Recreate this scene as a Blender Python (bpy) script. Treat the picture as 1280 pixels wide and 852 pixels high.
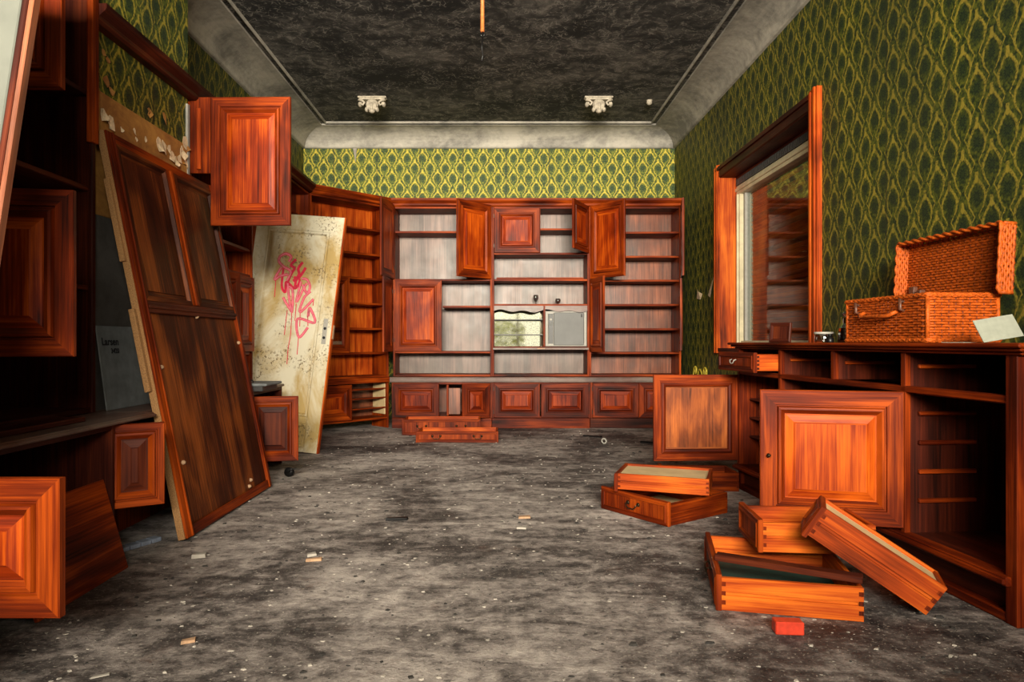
import bpy, bmesh, math, random
from mathutils import Matrix, Vector
random.seed(7)
S = bpy.context.scene
for o in list(bpy.data.objects): bpy.data.objects.remove(o)
COL = S.collection
PI = math.pi

# ------------------------------------------------------------------ camera
cam = bpy.data.cameras.new('camera'); camo = bpy.data.objects.new('camera', cam); COL.objects.link(camo)
cam.sensor_width = 36; cam.lens = 36*850/1280
cam.shift_x = 17/1280; cam.shift_y = 1/1280
cam.clip_start = .05
camo.location = (0, 0, .95); camo.rotation_euler = (PI/2, 0, 0)
S.camera = camo
# ------------------------------------------------------------------ light and exposure
W = bpy.data.worlds.new('world'); S.world = W; W.use_nodes = True
bg = W.node_tree.nodes['Background']; bg.inputs[0].default_value = (1.0, .93, .80, 1); bg.inputs[1].default_value = 1.55
S.view_settings.view_transform = 'Standard'; S.view_settings.look = 'None'
S.view_settings.exposure = -0.06; S.view_settings.gamma = 1.0; S.view_settings.use_curve_mapping = False
def portal(loc, rot, sx, sy):
    l = bpy.data.lights.new('window_portal', 'AREA'); l.shape = 'RECTANGLE'; l.size = sx; l.size_y = sy
    l.cycles.is_portal = True
    o = bpy.data.objects.new('window_portal', l); COL.objects.link(o); o.location = loc; o.rotation_euler = rot
portal((-.05, -2.62, 1.8), (PI/2, 0, 0), 3.3, 2.4)              # big window behind the camera (shines to +y)
portal((2.38, 0.0, 1.75), (PI/2, 0, PI/2), 1.8, 1.7)             # window in the right wall beside the camera
portal((-2.72, 5.72, 1.1), (PI/2, 0, -PI/2), .7, 2.1)            # doorway on the left
# added lamp for daylight in the unseen rear window, narrowed towards the back wall
DAY = bpy.data.lights.new('rear_window_daylight', 'AREA'); DAY.shape = 'RECTANGLE'; DAY.size = 3.2; DAY.size_y = 1.05
DAY.energy = 345; DAY.color = (1, .92, .76); DAY.spread = math.radians(70)
dayo = bpy.data.objects.new('rear_window_daylight', DAY); COL.objects.link(dayo)
dayo.location = (-.05, -2.66, 2.44); dayo.rotation_euler = (math.radians(89), 0, 0)

# ------------------------------------------------------------------ materials
class NT:
    def __init__(s, name):
        s.m = bpy.data.materials.new(name); s.m.use_nodes = True
        s.t = s.m.node_tree; s.n = s.t.nodes; s.b = s.n['Principled BSDF']
    def new(s, typ, **kw):
        n = s.n.new(typ)
        for k, v in kw.items(): setattr(n, k, v)
        return n
    def link(s, a, b): s.t.links.new(a, b)
    def put(s, inp, v):
        if isinstance(v, bpy.types.NodeSocket): s.link(v, inp)
        else: inp.default_value = v
    def math(s, op, a, b=0.0, c=0.0):
        n = s.new('ShaderNodeMath', operation=op)
        s.put(n.inputs[0], a); s.put(n.inputs[1], b); s.put(n.inputs[2], c)
        return n.outputs[0]
    def noise(s, vec, scale=5, detail=4, rough=.55, dist=0.0):
        n = s.new('ShaderNodeTexNoise'); s.put(n.inputs['Vector'], vec)
        n.inputs['Scale'].default_value = scale; n.inputs['Detail'].default_value = detail
        n.inputs['Roughness'].default_value = rough; n.inputs['Distortion'].default_value = dist
        return n.outputs[0]
    def mapping(s, vec, scale=(1, 1, 1), loc=(0, 0, 0), rot=(0, 0, 0)):
        n = s.new('ShaderNodeMapping'); s.put(n.inputs[0], vec)
        s.put(n.inputs[1], loc); n.inputs[2].default_value = rot; n.inputs[3].default_value = scale
        return n.outputs[0]
    def ramp(s, fac, stops):
        n = s.new('ShaderNodeValToRGB'); s.put(n.inputs[0], fac)
        e = n.color_ramp.elements
        while len(e) < len(stops): e.new(.5)
        for i, (p, c) in enumerate(stops):
            e[i].position = p
            e[i].color = (c, c, c, 1) if isinstance(c, (int, float)) else (*c, 1)
        return n.outputs[0]
    def mix(s, fac, a, b, mode='MIX'):
        n = s.new('ShaderNodeMix', data_type='RGBA', blend_type=mode)
        s.put(n.inputs[0], fac)
        for i, v in ((6, a), (7, b)):
            s.put(n.inputs[i], (*v, 1) if isinstance(v, tuple) else v)
        return n.outputs[2]
    def obj(s): return s.new('ShaderNodeTexCoord').outputs['Object']
    def uv(s): return s.new('ShaderNodeTexCoord').outputs['UV']
    def geo(s): return s.new('ShaderNodeNewGeometry').outputs['Position']
    def rnd(s): return s.new('ShaderNodeObjectInfo').outputs['Random']
    def bump(s, h, strength=.3, dist=.01):
        n = s.new('ShaderNodeBump'); n.inputs['Strength'].default_value = strength; n.inputs['Distance'].default_value = dist
        s.put(n.inputs['Height'], h); s.link(n.outputs[0], s.b.inputs['Normal'])
    def col(s, c): s.put(s.b.inputs['Base Color'], (*c, 1) if isinstance(c, tuple) else c)
    def rough(s, r): s.put(s.b.inputs['Roughness'], r)

def wood(name, dark, mid, light, rough=.3, coat=.0, grey=0.0, fig=1.0, spec=.5, usc=15, vsc=.9):
    m = NT(name)
    off = m.new('ShaderNodeCombineXYZ'); r = m.rnd()
    m.put(off.inputs[0], m.math('MULTIPLY', r, 37.0)); m.put(off.inputs[1], m.math('MULTIPLY', r, 91.0))
    uv = m.uv()
    v1 = m.mapping(uv, (usc, vsc, 1), off.outputs[0])
    a = m.noise(v1, 1.0, 5, .6, .9*fig)
    v2 = m.mapping(uv, (110, 2.2, 1), off.outputs[0])
    b = m.noise(v2, 1.0, 3, .6)
    v3 = m.mapping(uv, (3.2, 1.6, 1), off.outputs[0])
    c = m.noise(v3, 1.0, 3, .5, .6)
    f = m.math('ADD', m.math('MULTIPLY', a, .58), m.math('MULTIPLY', b, .42))
    f = m.math('ADD', f, m.math('MULTIPLY', m.math('SUBTRACT', c, .5), .55))
    col = m.ramp(f, [(.30, dark), (.48, mid), (.68, light)])
    if grey:
        g = m.noise(m.mapping(uv, (2, 2, 1), off.outputs[0]), 1.3, 6, .65)
        col = m.mix(m.math('MULTIPLY', m.ramp(g, [(.42, 0), (.72, 1)]), grey), col, (.20, .17, .14))
    m.col(col)
    rn = m.noise(m.mapping(uv, (5, 5, 1), off.outputs[0]), 1.0, 5, .65)
    m.rough(m.math('ADD', rough-.08, m.math('MULTIPLY', rn, .22)))
    m.b.inputs['Coat Weight'].default_value = coat; m.b.inputs['Coat Roughness'].default_value = .18
    m.b.inputs['Specular IOR Level'].default_value = spec
    m.bump(b, .12, .002)
    return m.m

M = {}
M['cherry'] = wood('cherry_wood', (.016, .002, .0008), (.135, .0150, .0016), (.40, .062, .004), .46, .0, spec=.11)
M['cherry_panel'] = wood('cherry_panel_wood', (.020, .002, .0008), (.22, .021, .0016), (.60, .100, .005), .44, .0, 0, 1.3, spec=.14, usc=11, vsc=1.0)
M['orange'] = wood('orange_wood', (.07, .008, .001), (.35, .046, .004), (.68, .15, .012), .48, .0, spec=.14)
M['mahogany'] = wood('dark_mahogany_wood', (.010, .002, .0012), (.045, .008, .004), (.115, .021, .006), .45, .0, spec=.13)
M['inner'] = wood('dusty_sheen_inner_wood', (.035, .020, .015), (.12, .072, .055), (.27, .165, .13), .37, .0, .5, spec=.38)  # grey base colour stands for dust and the window's sheen on the panels
M['innerred'] = wood('red_inner_wood', (.03, .008, .004), (.14, .038, .016), (.34, .10, .04), .31, .08, .2, spec=.42)
M['cherryshaded'] = wood('shaded_cherry_wood', (.010, .0014, .0007), (.085, .0085, .0012), (.27, .036, .003), .44, .0, spec=.12)  # cherry copy darkened in colour for the shaded sideboard; base cabinets use it too
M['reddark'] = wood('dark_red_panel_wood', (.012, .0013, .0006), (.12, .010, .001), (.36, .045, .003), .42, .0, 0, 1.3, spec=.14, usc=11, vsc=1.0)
M['innerdark'] = wood('dark_red_inner_wood', (.010, .002, .001), (.055, .008, .003), (.15, .024, .008), .40, .0, spec=.3)
M['burnt'] = wood('stained_walnut_wood', (.008, .0025, .0015), (.06, .013, .004), (.34, .085, .015), .48, .0, 0, 1.4, spec=.12, usc=5.5, vsc=.35)
M['figured'] = wood('figured_walnut_wood', (.025, .006, .002), (.20, .042, .008), (.44, .11, .018), .45, .0, 0, 2.0, spec=.3, usc=8, vsc=1.4)
M['ledge'] = wood('dusty_ledge_wood', (.03, .012, .008), (.10, .04, .026), (.20, .10, .07), .40, .0, .7)
M['chip'] = None

def plain(name, c, rough=.5, metal=0.0, var=.25, sc=40.0, bump=.1, spec=.5):
    m = NT(name)
    n = m.noise(m.obj(), sc, 4, .6)
    d = tuple(x*(1-var) for x in c); l = tuple(min(1, x*(1+var)) for x in c)
    m.col(m.ramp(n, [(.3, d), (.7, l)])); m.rough(rough); m.b.inputs['Metallic'].default_value = metal
    m.b.inputs['Specular IOR Level'].default_value = spec
    if bump: m.bump(n, bump, .003)
    return m.m
M['chip'] = plain('particle_board', (.34, .17, .06), .8, 0, .5, 220)
M['ply'] = plain('pale_plywood', (.62, .46, .24), .55, 0, .15, 12)
M['black'] = plain('black_metal', (.012, .011, .011), .35, .6, .3)
M['iron'] = plain('aged_brass', (.05, .032, .016), .4, .8, .4)
M['hinge'] = plain('hinge_metal', (.03, .025, .02), .4, .8, .3)
M['steel'] = plain('grey_steel', (.15, .15, .145), .6, 0, .12, 6)
M['lightframe'] = plain('pale_metal', (.34, .32, .28), .55, 0, .1)
M['darkgrey'] = plain('dark_grey_plastic', (.035, .033, .032), .45, 0, .2)
M['cream'] = plain('cream_paint', (.60, .52, .34), .4, 0, .2, 9)
M['paper'] = plain('paper', (.24, .25, .20), .8, 0, .1)
M['board'] = plain('grey_board', (.17, .18, .18), .8, 0, .25, 14)
M['ink'] = plain('black_ink', (.004, .004, .008), .7, 0, .1)
M['plaster'] = plain('ornament_plaster', (.45, .39, .30), .8, 0, .4, 26, .3)
M['redpaint'] = plain('red_paint', (.55, .04, .015), .4, 0, .2)
M['pipe'] = plain('rusty_orange_pipe', (.48, .13, .03), .5, 0, .35, 60)
M['wick'] = plain('wicker_cane', (.40, .072, .008), .5, 0, .55, 70, .1, .14)
M['wickdark'] = plain('dark_wicker', (.16, .028, .007), .5, 0, .5, 60, .1, .14)
M['leather'] = plain('brown_leather', (.10, .035, .018), .5, 0, .3)
M['chips_light'] = plain('plaster_crumbs', (.38, .34, .29), .9, 0, .4, 9, 0)
M['chips_dark'] = plain('dark_crumbs', (.03, .026, .023), .9, 0, .4, 9, 0)
M['baize'] = plain('green_baize', (.012, .04, .026), .95, 0, .3, 20)
M['greypaint'] = plain('grey_door_paint', (.085, .088, .072), .6, 0, .25, 5)
M['tan'] = plain('tan_wood_scrap', (.42, .25, .14), .8, 0, .3)
M['bluetile'] = plain('pale_blue_tile', (.22, .25, .32), .5, 0, .2)
M['yellow'] = plain('sunlit_yellow', (.50, .38, .04), .5, 0, .3)  # sunlight on wallpaper painted as yellow, for the added scroll
M['leaf'] = plain('hedge_leaf', (.50, .52, .03), .6, 0, .6, 3, 0)
M['soil'] = plain('outdoor_ground', (.12, .12, .08), .9, 0, .4, 3)
M['flake'] = plain('plaster_flake', (.72, .54, .34), .8, 0, .35, 30)

def glass(name, mirror=.25, tint=(.92, .95, .93)):
    m = NT(name)
    tr = m.new('ShaderNodeBsdfTransparent'); tr.inputs[0].default_value = (*tint, 1)
    gl = m.new('ShaderNodeBsdfGlossy'); gl.inputs['Roughness'].default_value = .02
    lw = m.new('ShaderNodeLayerWeight'); lw.inputs[0].default_value = .45
    f = m.math('MINIMUM', m.math('ADD', mirror, m.math('MULTIPLY', lw.outputs['Fresnel'], .22)), 1.0)
    mx = m.new('ShaderNodeMixShader'); m.link(f, mx.inputs[0]); m.link(tr.outputs[0], mx.inputs[1]); m.link(gl.outputs[0], mx.inputs[2])
    m.link(mx.outputs[0], m.n['Material Output'].inputs[0])
    return m.m
M['glass'] = glass('window_glass', .04)
M['crystal'] = glass('cut_crystal', .62, (.9, .92, .9))
M['clear'] = glass('clear_glass', .34, (.86, .88, .88))
def mirror():
    m = NT('spotted_mirror'); m.b.inputs['Metallic'].default_value = 1
    n = m.noise(m.obj(), 120, 3, .7)
    m.col(m.ramp(n, [(.40, (.45, .45, .36)), (.60, (.88, .88, .64))])); m.rough(.03); m.bump(n, .02, .001)  # yellow tint and mottling put in for the hedge's reflection
    return m.m
M['mirror'] = mirror()

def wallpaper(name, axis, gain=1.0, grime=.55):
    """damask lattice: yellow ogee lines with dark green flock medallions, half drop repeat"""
    m = NT(name)
    pos = m.geo(); sep = m.new('ShaderNodeSeparateXYZ'); m.link(pos, sep.inputs[0])
    u0 = sep.outputs[axis]; v0 = sep.outputs[2]
    P, Q = .187, .246
    jn = m.noise(pos, 60, 2, .5); jn2 = m.noise(pos, 140, 2, .5)
    u = m.math('ADD', u0, m.math('MULTIPLY', m.math('SUBTRACT', jn, .5), .010))
    v = m.math('ADD', v0, m.math('MULTIPLY', m.math('SUBTRACT', jn2, .5), .007))
    def cell(ou, ov):
        uu = m.math('ABSOLUTE', m.math('SUBTRACT', m.math('FLOORED_MODULO', m.math('ADD', u, ou+P/2), P), P/2))
        vv = m.math('SUBTRACT', m.math('FLOORED_MODULO', m.math('ADD', v, ov+Q/2), Q), Q/2)
        return uu, vv
    u1, v1 = cell(0, 0); u2, v2 = cell(P/2, Q/2)
    # teardrop outline of every cell: half width as a function of height, with a flared tail below
    def outline(uu, vv):
        t = m.math('ADD', m.math('DIVIDE', vv, Q), .5)
        hw = m.ramp(t, [(.0, .20), (.09, .14), (.17, .07), (.25, .14), (.36, .245), (.50, .295), (.62, .27), (.75, .15), (.85, .035), (.88, -.2)])
        F = m.math('ABSOLUTE', m.math('SUBTRACT', uu, m.math('MULTIPLY', hw, P)))
        th = m.ramp(t, [(.0, .34), (.20, .42), (.30, .62), (.50, .8), (.72, 1.0), (.84, 1.15)])
        return m.math('DIVIDE', F, th), hw
    F1, h1 = outline(u1, v1); F2, h2 = outline(u2, v2)
    line = m.ramp(m.math('MINIMUM', F1, F2), [(.0066, 1), (.0105, 0)])
    bead = m.ramp(m.noise(pos, 110, 2, .5), [(.38, .35), (.52, 1)])
    line = m.math('MULTIPLY', line, bead)
    # medallions of both cells
    def med(uu, vv):
        dv = m.math('SUBTRACT', vv, .010)
        r = m.math('SQRT', m.math('ADD', m.math('POWER', m.math('DIVIDE', uu, .042), 2), m.math('POWER', m.math('DIVIDE', dv, .054), 2)))
        an = m.math('ARCTAN2', uu, dv)
        return m.math('ADD', r, m.math('MULTIPLY', m.math('SINE', m.math('MULTIPLY', an, 11)), .13))
    r1, r2 = med(u1, v1), med(u2, v2)
    rr = m.math('MINIMUM', r1, r2)
    body = m.ramp(rr, [(.55, 1), (.95, .75), (1.05, 0)] if 0 else [(.50, 1), (1.02, 0)])
    core = m.ramp(m.math('SINE', m.math('MULTIPLY', rr, 14)), [(.2, 0), (.8, 1)])
    # crown at the top of each ogee
    def crown(uu, vv):
        a = m.math('SQRT', m.math('ADD', m.math('POWER', m.math('DIVIDE', uu, .015), 2), m.math('POWER', m.math('DIVIDE', m.math('SUBTRACT', vv, .088), .020), 2)))
        return a
    cr = m.ramp(m.math('MINIMUM', crown(u1, v1), crown(u2, v2)), [(.7, 1), (1.1, 0)])
    sp = m.noise(pos, 55, 3, .6)
    gc = lambda c: tuple(x*gain for x in c)
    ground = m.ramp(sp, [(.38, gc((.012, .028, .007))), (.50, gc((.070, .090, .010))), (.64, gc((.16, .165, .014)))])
    darkg = m.mix(core, gc((.008, .022, .009)), gc((.05, .075, .014)))
    col = m.mix(body, ground, darkg)
    lc = m.mix(m.noise(pos, 2.2, 3, .6), gc((.36, .29, .025)), gc((.52, .38, .05)))
    col = m.mix(m.math('MULTIPLY', m.math('MAXIMUM', line, cr), m.ramp(jn, [(.25, .45), (.5, 1)])), col, lc)
    # grime, seams between strips
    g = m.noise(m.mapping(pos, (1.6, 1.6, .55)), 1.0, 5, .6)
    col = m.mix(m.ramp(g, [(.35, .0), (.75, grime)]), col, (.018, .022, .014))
    seam = m.math('ABSOLUTE', m.math('SUBTRACT', m.math('FLOORED_MODULO', m.math('ADD', u0, .17), .53), .265))
    col = m.mix(m.ramp(seam, [(.004, .6), (.012, 0)]), col, (.02, .025, .01))
    m.col(col); m.rough(.62); m.b.inputs['Specular IOR Level'].default_value = .35
    m.bump(m.math('ADD', m.math('MULTIPLY', line, .5), m.noise(pos, 300, 2, .5)), .25, .004)
    return m.m
M['paper_x'] = wallpaper('wallpaper_green_back_lit', 0, 1.5, .15)  # brighter colour and less grime painted in for stronger light on the back wall
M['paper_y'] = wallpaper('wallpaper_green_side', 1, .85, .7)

def floor_mat():
    m = NT('dirty_concrete'); p = m.geo()
    a = m.noise(m.mapping(p, (1, 1, 1)), .75, 8, .62, .5)
    b = m.noise(m.mapping(p, (1.0, 2.4, 1), rot=(0, 0, .6)), 2.2, 8, .7, .8)
    c = m.noise(p, 14, 8, .72)
    d = m.noise(p, 75, 4, .7)
    f = m.math('ADD', m.math('MULTIPLY', a, .46), m.math('ADD', m.math('MULTIPLY', b, .33), m.math('MULTIPLY', c, .29)))
    col = m.ramp(f, [(.44, (.014, .012, .0125)), (.50, (.082, .069, .064)), (.55, (.265, .228, .208)), (.625, (.58, .51, .46))])
    col = m.mix(m.ramp(d, [(.58, 0), (.70, .8)]), col, (.60, .54, .45))
    e = m.noise(p, 5.0, 5, .7)
    col = m.mix(m.ramp(e, [(.60, 0), (.72, .5)]), col, (.10, .045, .025))
    col = m.mix(m.ramp(m.noise(m.mapping(p, loc=(3, 9, 0)), 26, 5, .7), [(.58, 0), (.66, .7)]), col, (.014, .013, .012))
    m.col(col); m.rough(m.ramp(a, [(.3, .55), (.7, .9)]))
    m.bump(m.math('ADD', m.math('ADD', f, m.math('MULTIPLY', d, .25)), m.math('MULTIPLY', c, .4)), .55, .03)
    return m.m
M['floor'] = floor_mat()
def ceil_mat():
    m = NT('sooty_ceiling'); p = m.geo()
    a = m.noise(m.mapping(p, (1, 1.6, 1)), .8, 7, .62, .8)
    b = m.noise(p, 5.5, 9, .75, 1.2)
    v = m.new('ShaderNodeTexVoronoi', feature='DISTANCE_TO_EDGE'); v.inputs['Scale'].default_value = 13
    w = m.new('ShaderNodeVectorMath', operation='ADD'); m.link(p, w.inputs[0])
    nz = m.new('ShaderNodeTexNoise'); nz.inputs['Scale'].default_value = 6; m.link(p, nz.inputs['Vector'])
    sc = m.new('ShaderNodeVectorMath', operation='SCALE'); sc.inputs['Scale'].default_value = .35; m.link(nz.outputs['Color'], sc.inputs[0])
    m.link(sc.outputs[0], w.inputs[1]); m.link(w.outputs[0], v.inputs['Vector'])
    f = m.math('ADD', m.math('MULTIPLY', a, .55), m.math('MULTIPLY', b, .45))
    col = m.ramp(f, [(.42, (.005, .005, .006)), (.49, (.03, .028, .027)), (.56, (.10, .092, .082)), (.68, (.27, .24, .21))])
    cr = m.math('MULTIPLY', m.ramp(v.outputs['Distance'], [(.0, .9), (.07, 0)]), m.ramp(b, [(.46, 0), (.54, 1)]))
    col = m.mix(cr, col, (.28, .26, .23))
    m.col(col); m.rough(.85); m.bump(f, .3, .02); return m.m
M['ceil'] = ceil_mat()
def plaster_mat(name, base, dirt, amt=.7, sc=1.6):
    m = NT(name); p = m.geo()
    a = m.noise(m.mapping(p, (1, 1, 2)), sc, 7, .66, .6); b = m.noise(p, 14, 6, .7)
    f = m.math('ADD', m.math('MULTIPLY', a, .7), m.math('MULTIPLY', b, .3))
    m.col(m.mix(m.math('MULTIPLY', m.ramp(f, [(.40, 1), (.60, 0)]), amt), base, dirt)); m.rough(.75); m.bump(b, .15, .01); return m.m
M['cove'] = plaster_mat('sooty_cove_plaster', (.48, .44, .37), (.11, .105, .095), .8, 1.5)
M['wallplaster'] = plaster_mat('bare_wall_plaster', (.10, .09, .08), (.035, .028, .024))
M['peel'] = plaster_mat('brown_lining_paper', (.50, .24, .05), (.24, .09, .02), .9, 3.5)
M['backwallpaint'] = plaster_mat('painted_wall', (.45, .42, .34), (.2, .18, .14))
def doorpaint():
    m = NT('stained_cream_door_paint'); p = m.obj()
    a = m.noise(m.mapping(p, (1.5, 1, .9)), 1.9, 6, .65, .5); b = m.noise(p, 46, 4, .7); c = m.noise(p, 3.4, 4, .6)
    col = m.mix(m.ramp(a, [(.42, 0), (.60, .9)]), (.66, .60, .45), (.42, .27, .07))
    spots = m.math('MULTIPLY', m.ramp(b, [(.54, 0), (.60, 1)]), m.ramp(c, [(.48, 0), (.58, .95)]))
    col = m.mix(spots, col, (.14, .09, .035))
    m.col(col); m.rough(.5); m.bump(b, .15, .004); return m.m
M['doorpaint'] = doorpaint()
M['pink'] = plain('pink_spray_paint', (.72, .16, .22), .5, 0, .2, 30, 0)
M['crimson'] = plain('crimson_spray_paint', (.62, .012, .05), .5, 0, .25, 30, 0)

# ------------------------------------------------------------------ mesh helpers
class MB:
    def __init__(s): s.v = []; s.f = []; s.uv = []; s.sm = []
    def face(s, idx, uvs=None, smooth=False):
        s.f.append(tuple(idx)); s.uv.append(uvs); s.sm.append(smooth)
    def pts(s, P): n = len(s.v); s.v += [tuple(p) for p in P]; return list(range(n, n+len(P)))
    def quad(s, a, b, c, d, g='z', smooth=False):
        i = s.pts([a, b, c, d]); s.face(i, [guv(q, g) for q in (a, b, c, d)], smooth)
    def box(s, x0, x1, y0, y1, z0, z1, g=None):
        if g is None:
            L = {'x': abs(x1-x0), 'y': abs(y1-y0), 'z': abs(z1-z0)}; g = max(L, key=L.get)
        P = [(x0,y0,z0),(x1,y0,z0),(x1,y1,z0),(x0,y1,z0),(x0,y0,z1),(x1,y0,z1),(x1,y1,z1),(x0,y1,z1)]
        i = s.pts(P)
        for q in ((0,3,2,1),(4,5,6,7),(0,1,5,4),(1,2,6,5),(2,3,7,6),(3,0,4,7)):
            s.face([i[k] for k in q], [guv(P[k], g) for k in q])
        return s
    def tube(s, path, r, n=6, cap=True):
        path = [Vector(p) for p in path]; rings = []
        N = len(path); up = None
        for k, p in enumerate(path):
            t = (path[min(k+1, N-1)] - path[max(k-1, 0)]).normalized()
            if up is None:
                up = Vector((0, 0, 1)) if abs(t.z) < .9 else Vector((1, 0, 0))
            a = t.cross(up); 
            if a.length < 1e-4: a = t.orthogonal()
            a.normalize(); b = a.cross(t).normalized(); up = b
            rr = r[k] if isinstance(r, (list, tuple)) else r
            rings.append(s.pts([p + a*math.cos(2*PI*j/n)*rr + b*math.sin(2*PI*j/n)*rr for j in range(n)]))
        L = 0
        for k in range(N-1):
            L2 = L + (path[k+1]-path[k]).length
            for j in range(n):
                j2 = (j+1) % n
                s.face((rings[k][j], rings[k+1][j], rings[k+1][j2], rings[k][j2]), [(j*.02, L), (j*.02, L2), (j*.02+.02, L2), (j*.02+.02, L)], True)
            L = L2
        if cap:
            s.face(rings[0]); s.face(rings[-1][::-1])
        return s
    def lathe(s, prof, c=(0, 0, 0), n=20):
        rings = [s.pts([(c[0]+r*math.cos(2*PI*j/n), c[1]+r*math.sin(2*PI*j/n), c[2]+z) for j in range(n)]) for r, z in prof]
        for k in range(len(rings)-1):
            for j in range(n):
                j2 = (j+1) % n; s.face((rings[k][j], rings[k][j2], rings[k+1][j2], rings[k+1][j]), None, True)
        return s
    def xf(s, Mx):
        s.v = [tuple(Mx @ Vector(p)) for p in s.v]; return s
    def build(s, name, mat, parent=None, bevel=0.0, mats=None):
        me = bpy.data.meshes.new(name); me.from_pydata(s.v, [], s.f)
        ul = me.uv_layers.new(name='UVMap'); li = 0; d = ul.data
        for f, u in zip(s.f, s.uv):
            for k in range(len(f)):
                d[li].uv = u[k] if u else (s.v[f[k]][0]+s.v[f[k]][1], s.v[f[k]][2]); li += 1
        me.polygons.foreach_set('use_smooth', s.sm)
        me.materials.append(mat); me.update()
        o = bpy.data.objects.new(name, me); COL.objects.link(o)
        if parent is not None: o.parent = parent
        if bevel:
            b = o.modifiers.new('bevel', 'BEVEL'); b.width = bevel; b.segments = 1; b.limit_method = 'ANGLE'; b.angle_limit = math.radians(40)
        return o
def guv(p, g):
    x, y, z = p
    if g == 'z': return (x + y, z)
    if g == 'x': return (z + y, x)
    return (x + z, y)
def empty(name, parent=None):
    o = bpy.data.objects.new(name, None); o.empty_display_size = .1; COL.objects.link(o)
    if parent is not None: o.parent = parent
    return o
def thing(name, label, cat, loc=(0, 0, 0), rz=0.0, group=None, mat=None):
    o = empty(name)
    if mat is not None: o.matrix_basis = mat
    else: o.location = loc; o.rotation_euler = (0, 0, rz)
    o['label'] = label; o['category'] = cat
    if group: o['group'] = group
    return o
def tag(o, label, cat, group=None):
    o['label'] = label; o['category'] = cat
    if group: o['group'] = group
    return o
def struct(o): o['kind'] = 'structure'; return o
def frame(o, x, z):
    """matrix whose local x and z follow the given world directions"""
    x = Vector(x).normalized(); z = Vector(z); z = (z - x*z.dot(x)).normalized(); y = z.cross(x)
    Mx = Matrix((x, y, z)).transposed().to_4x4(); Mx.translation = Vector(o); return Mx
def bx(name, mat, parent, *a, g=None, bevel=.0025):
    return MB().box(*a, g=g).build(name, mat, parent, bevel)

def rings(mb, w, h, prof, close=True, x0=0, z0=0, back=None):
    """concentric mitred rectangles: prof = (inset, y) from outside to inside; closes the centre with a flat field"""
    R = []
    for a, y in prof:
        R.append([(x0+a, y, z0+a), (x0+w-a, y, z0+a), (x0+w-a, y, z0+h-a), (x0+a, y, z0+h-a)])
    for k in range(len(R)-1):
        for j in range(4):
            j2 = (j+1) % 4
            mb.quad(R[k][j], R[k][j2], R[k+1][j2], R[k+1][j], 'x' if j in (0, 2) else 'z')
    if close: mb.quad(*R[-1], 'z')
    return R

def door(parent, w, h, x, z, hinge='left', ang=0.0, y=0.0, mat='cherry', pmat='cherry_panel', st=.062, t=.022, style='raised', name='door', knob=False, hingeparts=True, back='raised', roll=0.0):
    """panelled cabinet door as a part (with panel, hinges, knob as sub-parts). Front faces -y."""
    off = 0 if hinge == 'left' else -w
    mb = MB()
    i = st + .026
    rings(mb, w, h, [(0, 0), (0, -t+.003), (.003, -t), (st-.012, -t), (st-.010, -t+.009), (st-.005, -t+.009), (st, -t-.005), (st+.009, -t-.006), (st+.018, -t+.002), (i, -t+.009), (i, -.002)], False, off)
    rings(mb, w, h, [(0, 0), (st, 0), (st+.004, -.005), (st+.014, -.006), (i, -.003)] [::1], False, off)
    d = mb.build(name, M[mat], parent)
    fix_normals(d)
    p = MB()
    if style == 'raised':
        rings(p, w, h, [(i-.002, -.004), (i-.002, -t+.010), (i+.006, -t+.010), (i+.036, -t+.002), (i+.040, -t-.0005), (i+.041, -t-.0005)], True, off)
        rings(p, w, h, [(i-.002, -.004), (i+.01, -.0045)], True, off)
    elif style == 'flat':
        rings(p, w, h, [(i-.002, -.004), (i-.002, -t+.008), (i, -t+.008)], True, off)
        rings(p, w, h, [(i-.002, -.004), (i+.01, -.0045)], True, off)
    elif style == 'glass':
        rings(p, w, h, [(i-.002, -.009), (i-.001, -.011)], True, off)
    if style: 
        po = p.build('panel' if style != 'glass' else 'glass_pane', M[pmat] if style != 'glass' else M['clear'], d); fix_normals(po)
    d.location = (x, y, z); d.rotation_euler = (0, roll, (-1 if hinge == 'left' else 1)*math.radians(ang))
    sx = 1 if hinge == 'left' else -1
    if hingeparts:
        for zz in (.16*h, .84*h):
            MB().box(-.007, .007, -.012, .004, zz-.022, zz+.022).build('hinge', M['hinge'], d, .002)
    if knob:
        kb = MB().lathe([(.0001, 0), (.008, .001), (.005, .008), (.009, .016), (.006, .021), (.0001, .022)], n=10)
        kb.xf(Matrix.Translation((sx*(w-st*.45), -t, h*.5)) @ Matrix.Rotation(PI/2, 4, 'X')).build('knob', M['iron'], d)
    return d
def fix_normals(o):
    bm = bmesh.new(); bm.from_mesh(o.data); bmesh.ops.remove_doubles(bm, verts=bm.verts, dist=1e-5)
    bmesh.ops.recalc_face_normals(bm, faces=bm.faces); bm.to_mesh(o.data); bm.free()

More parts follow.
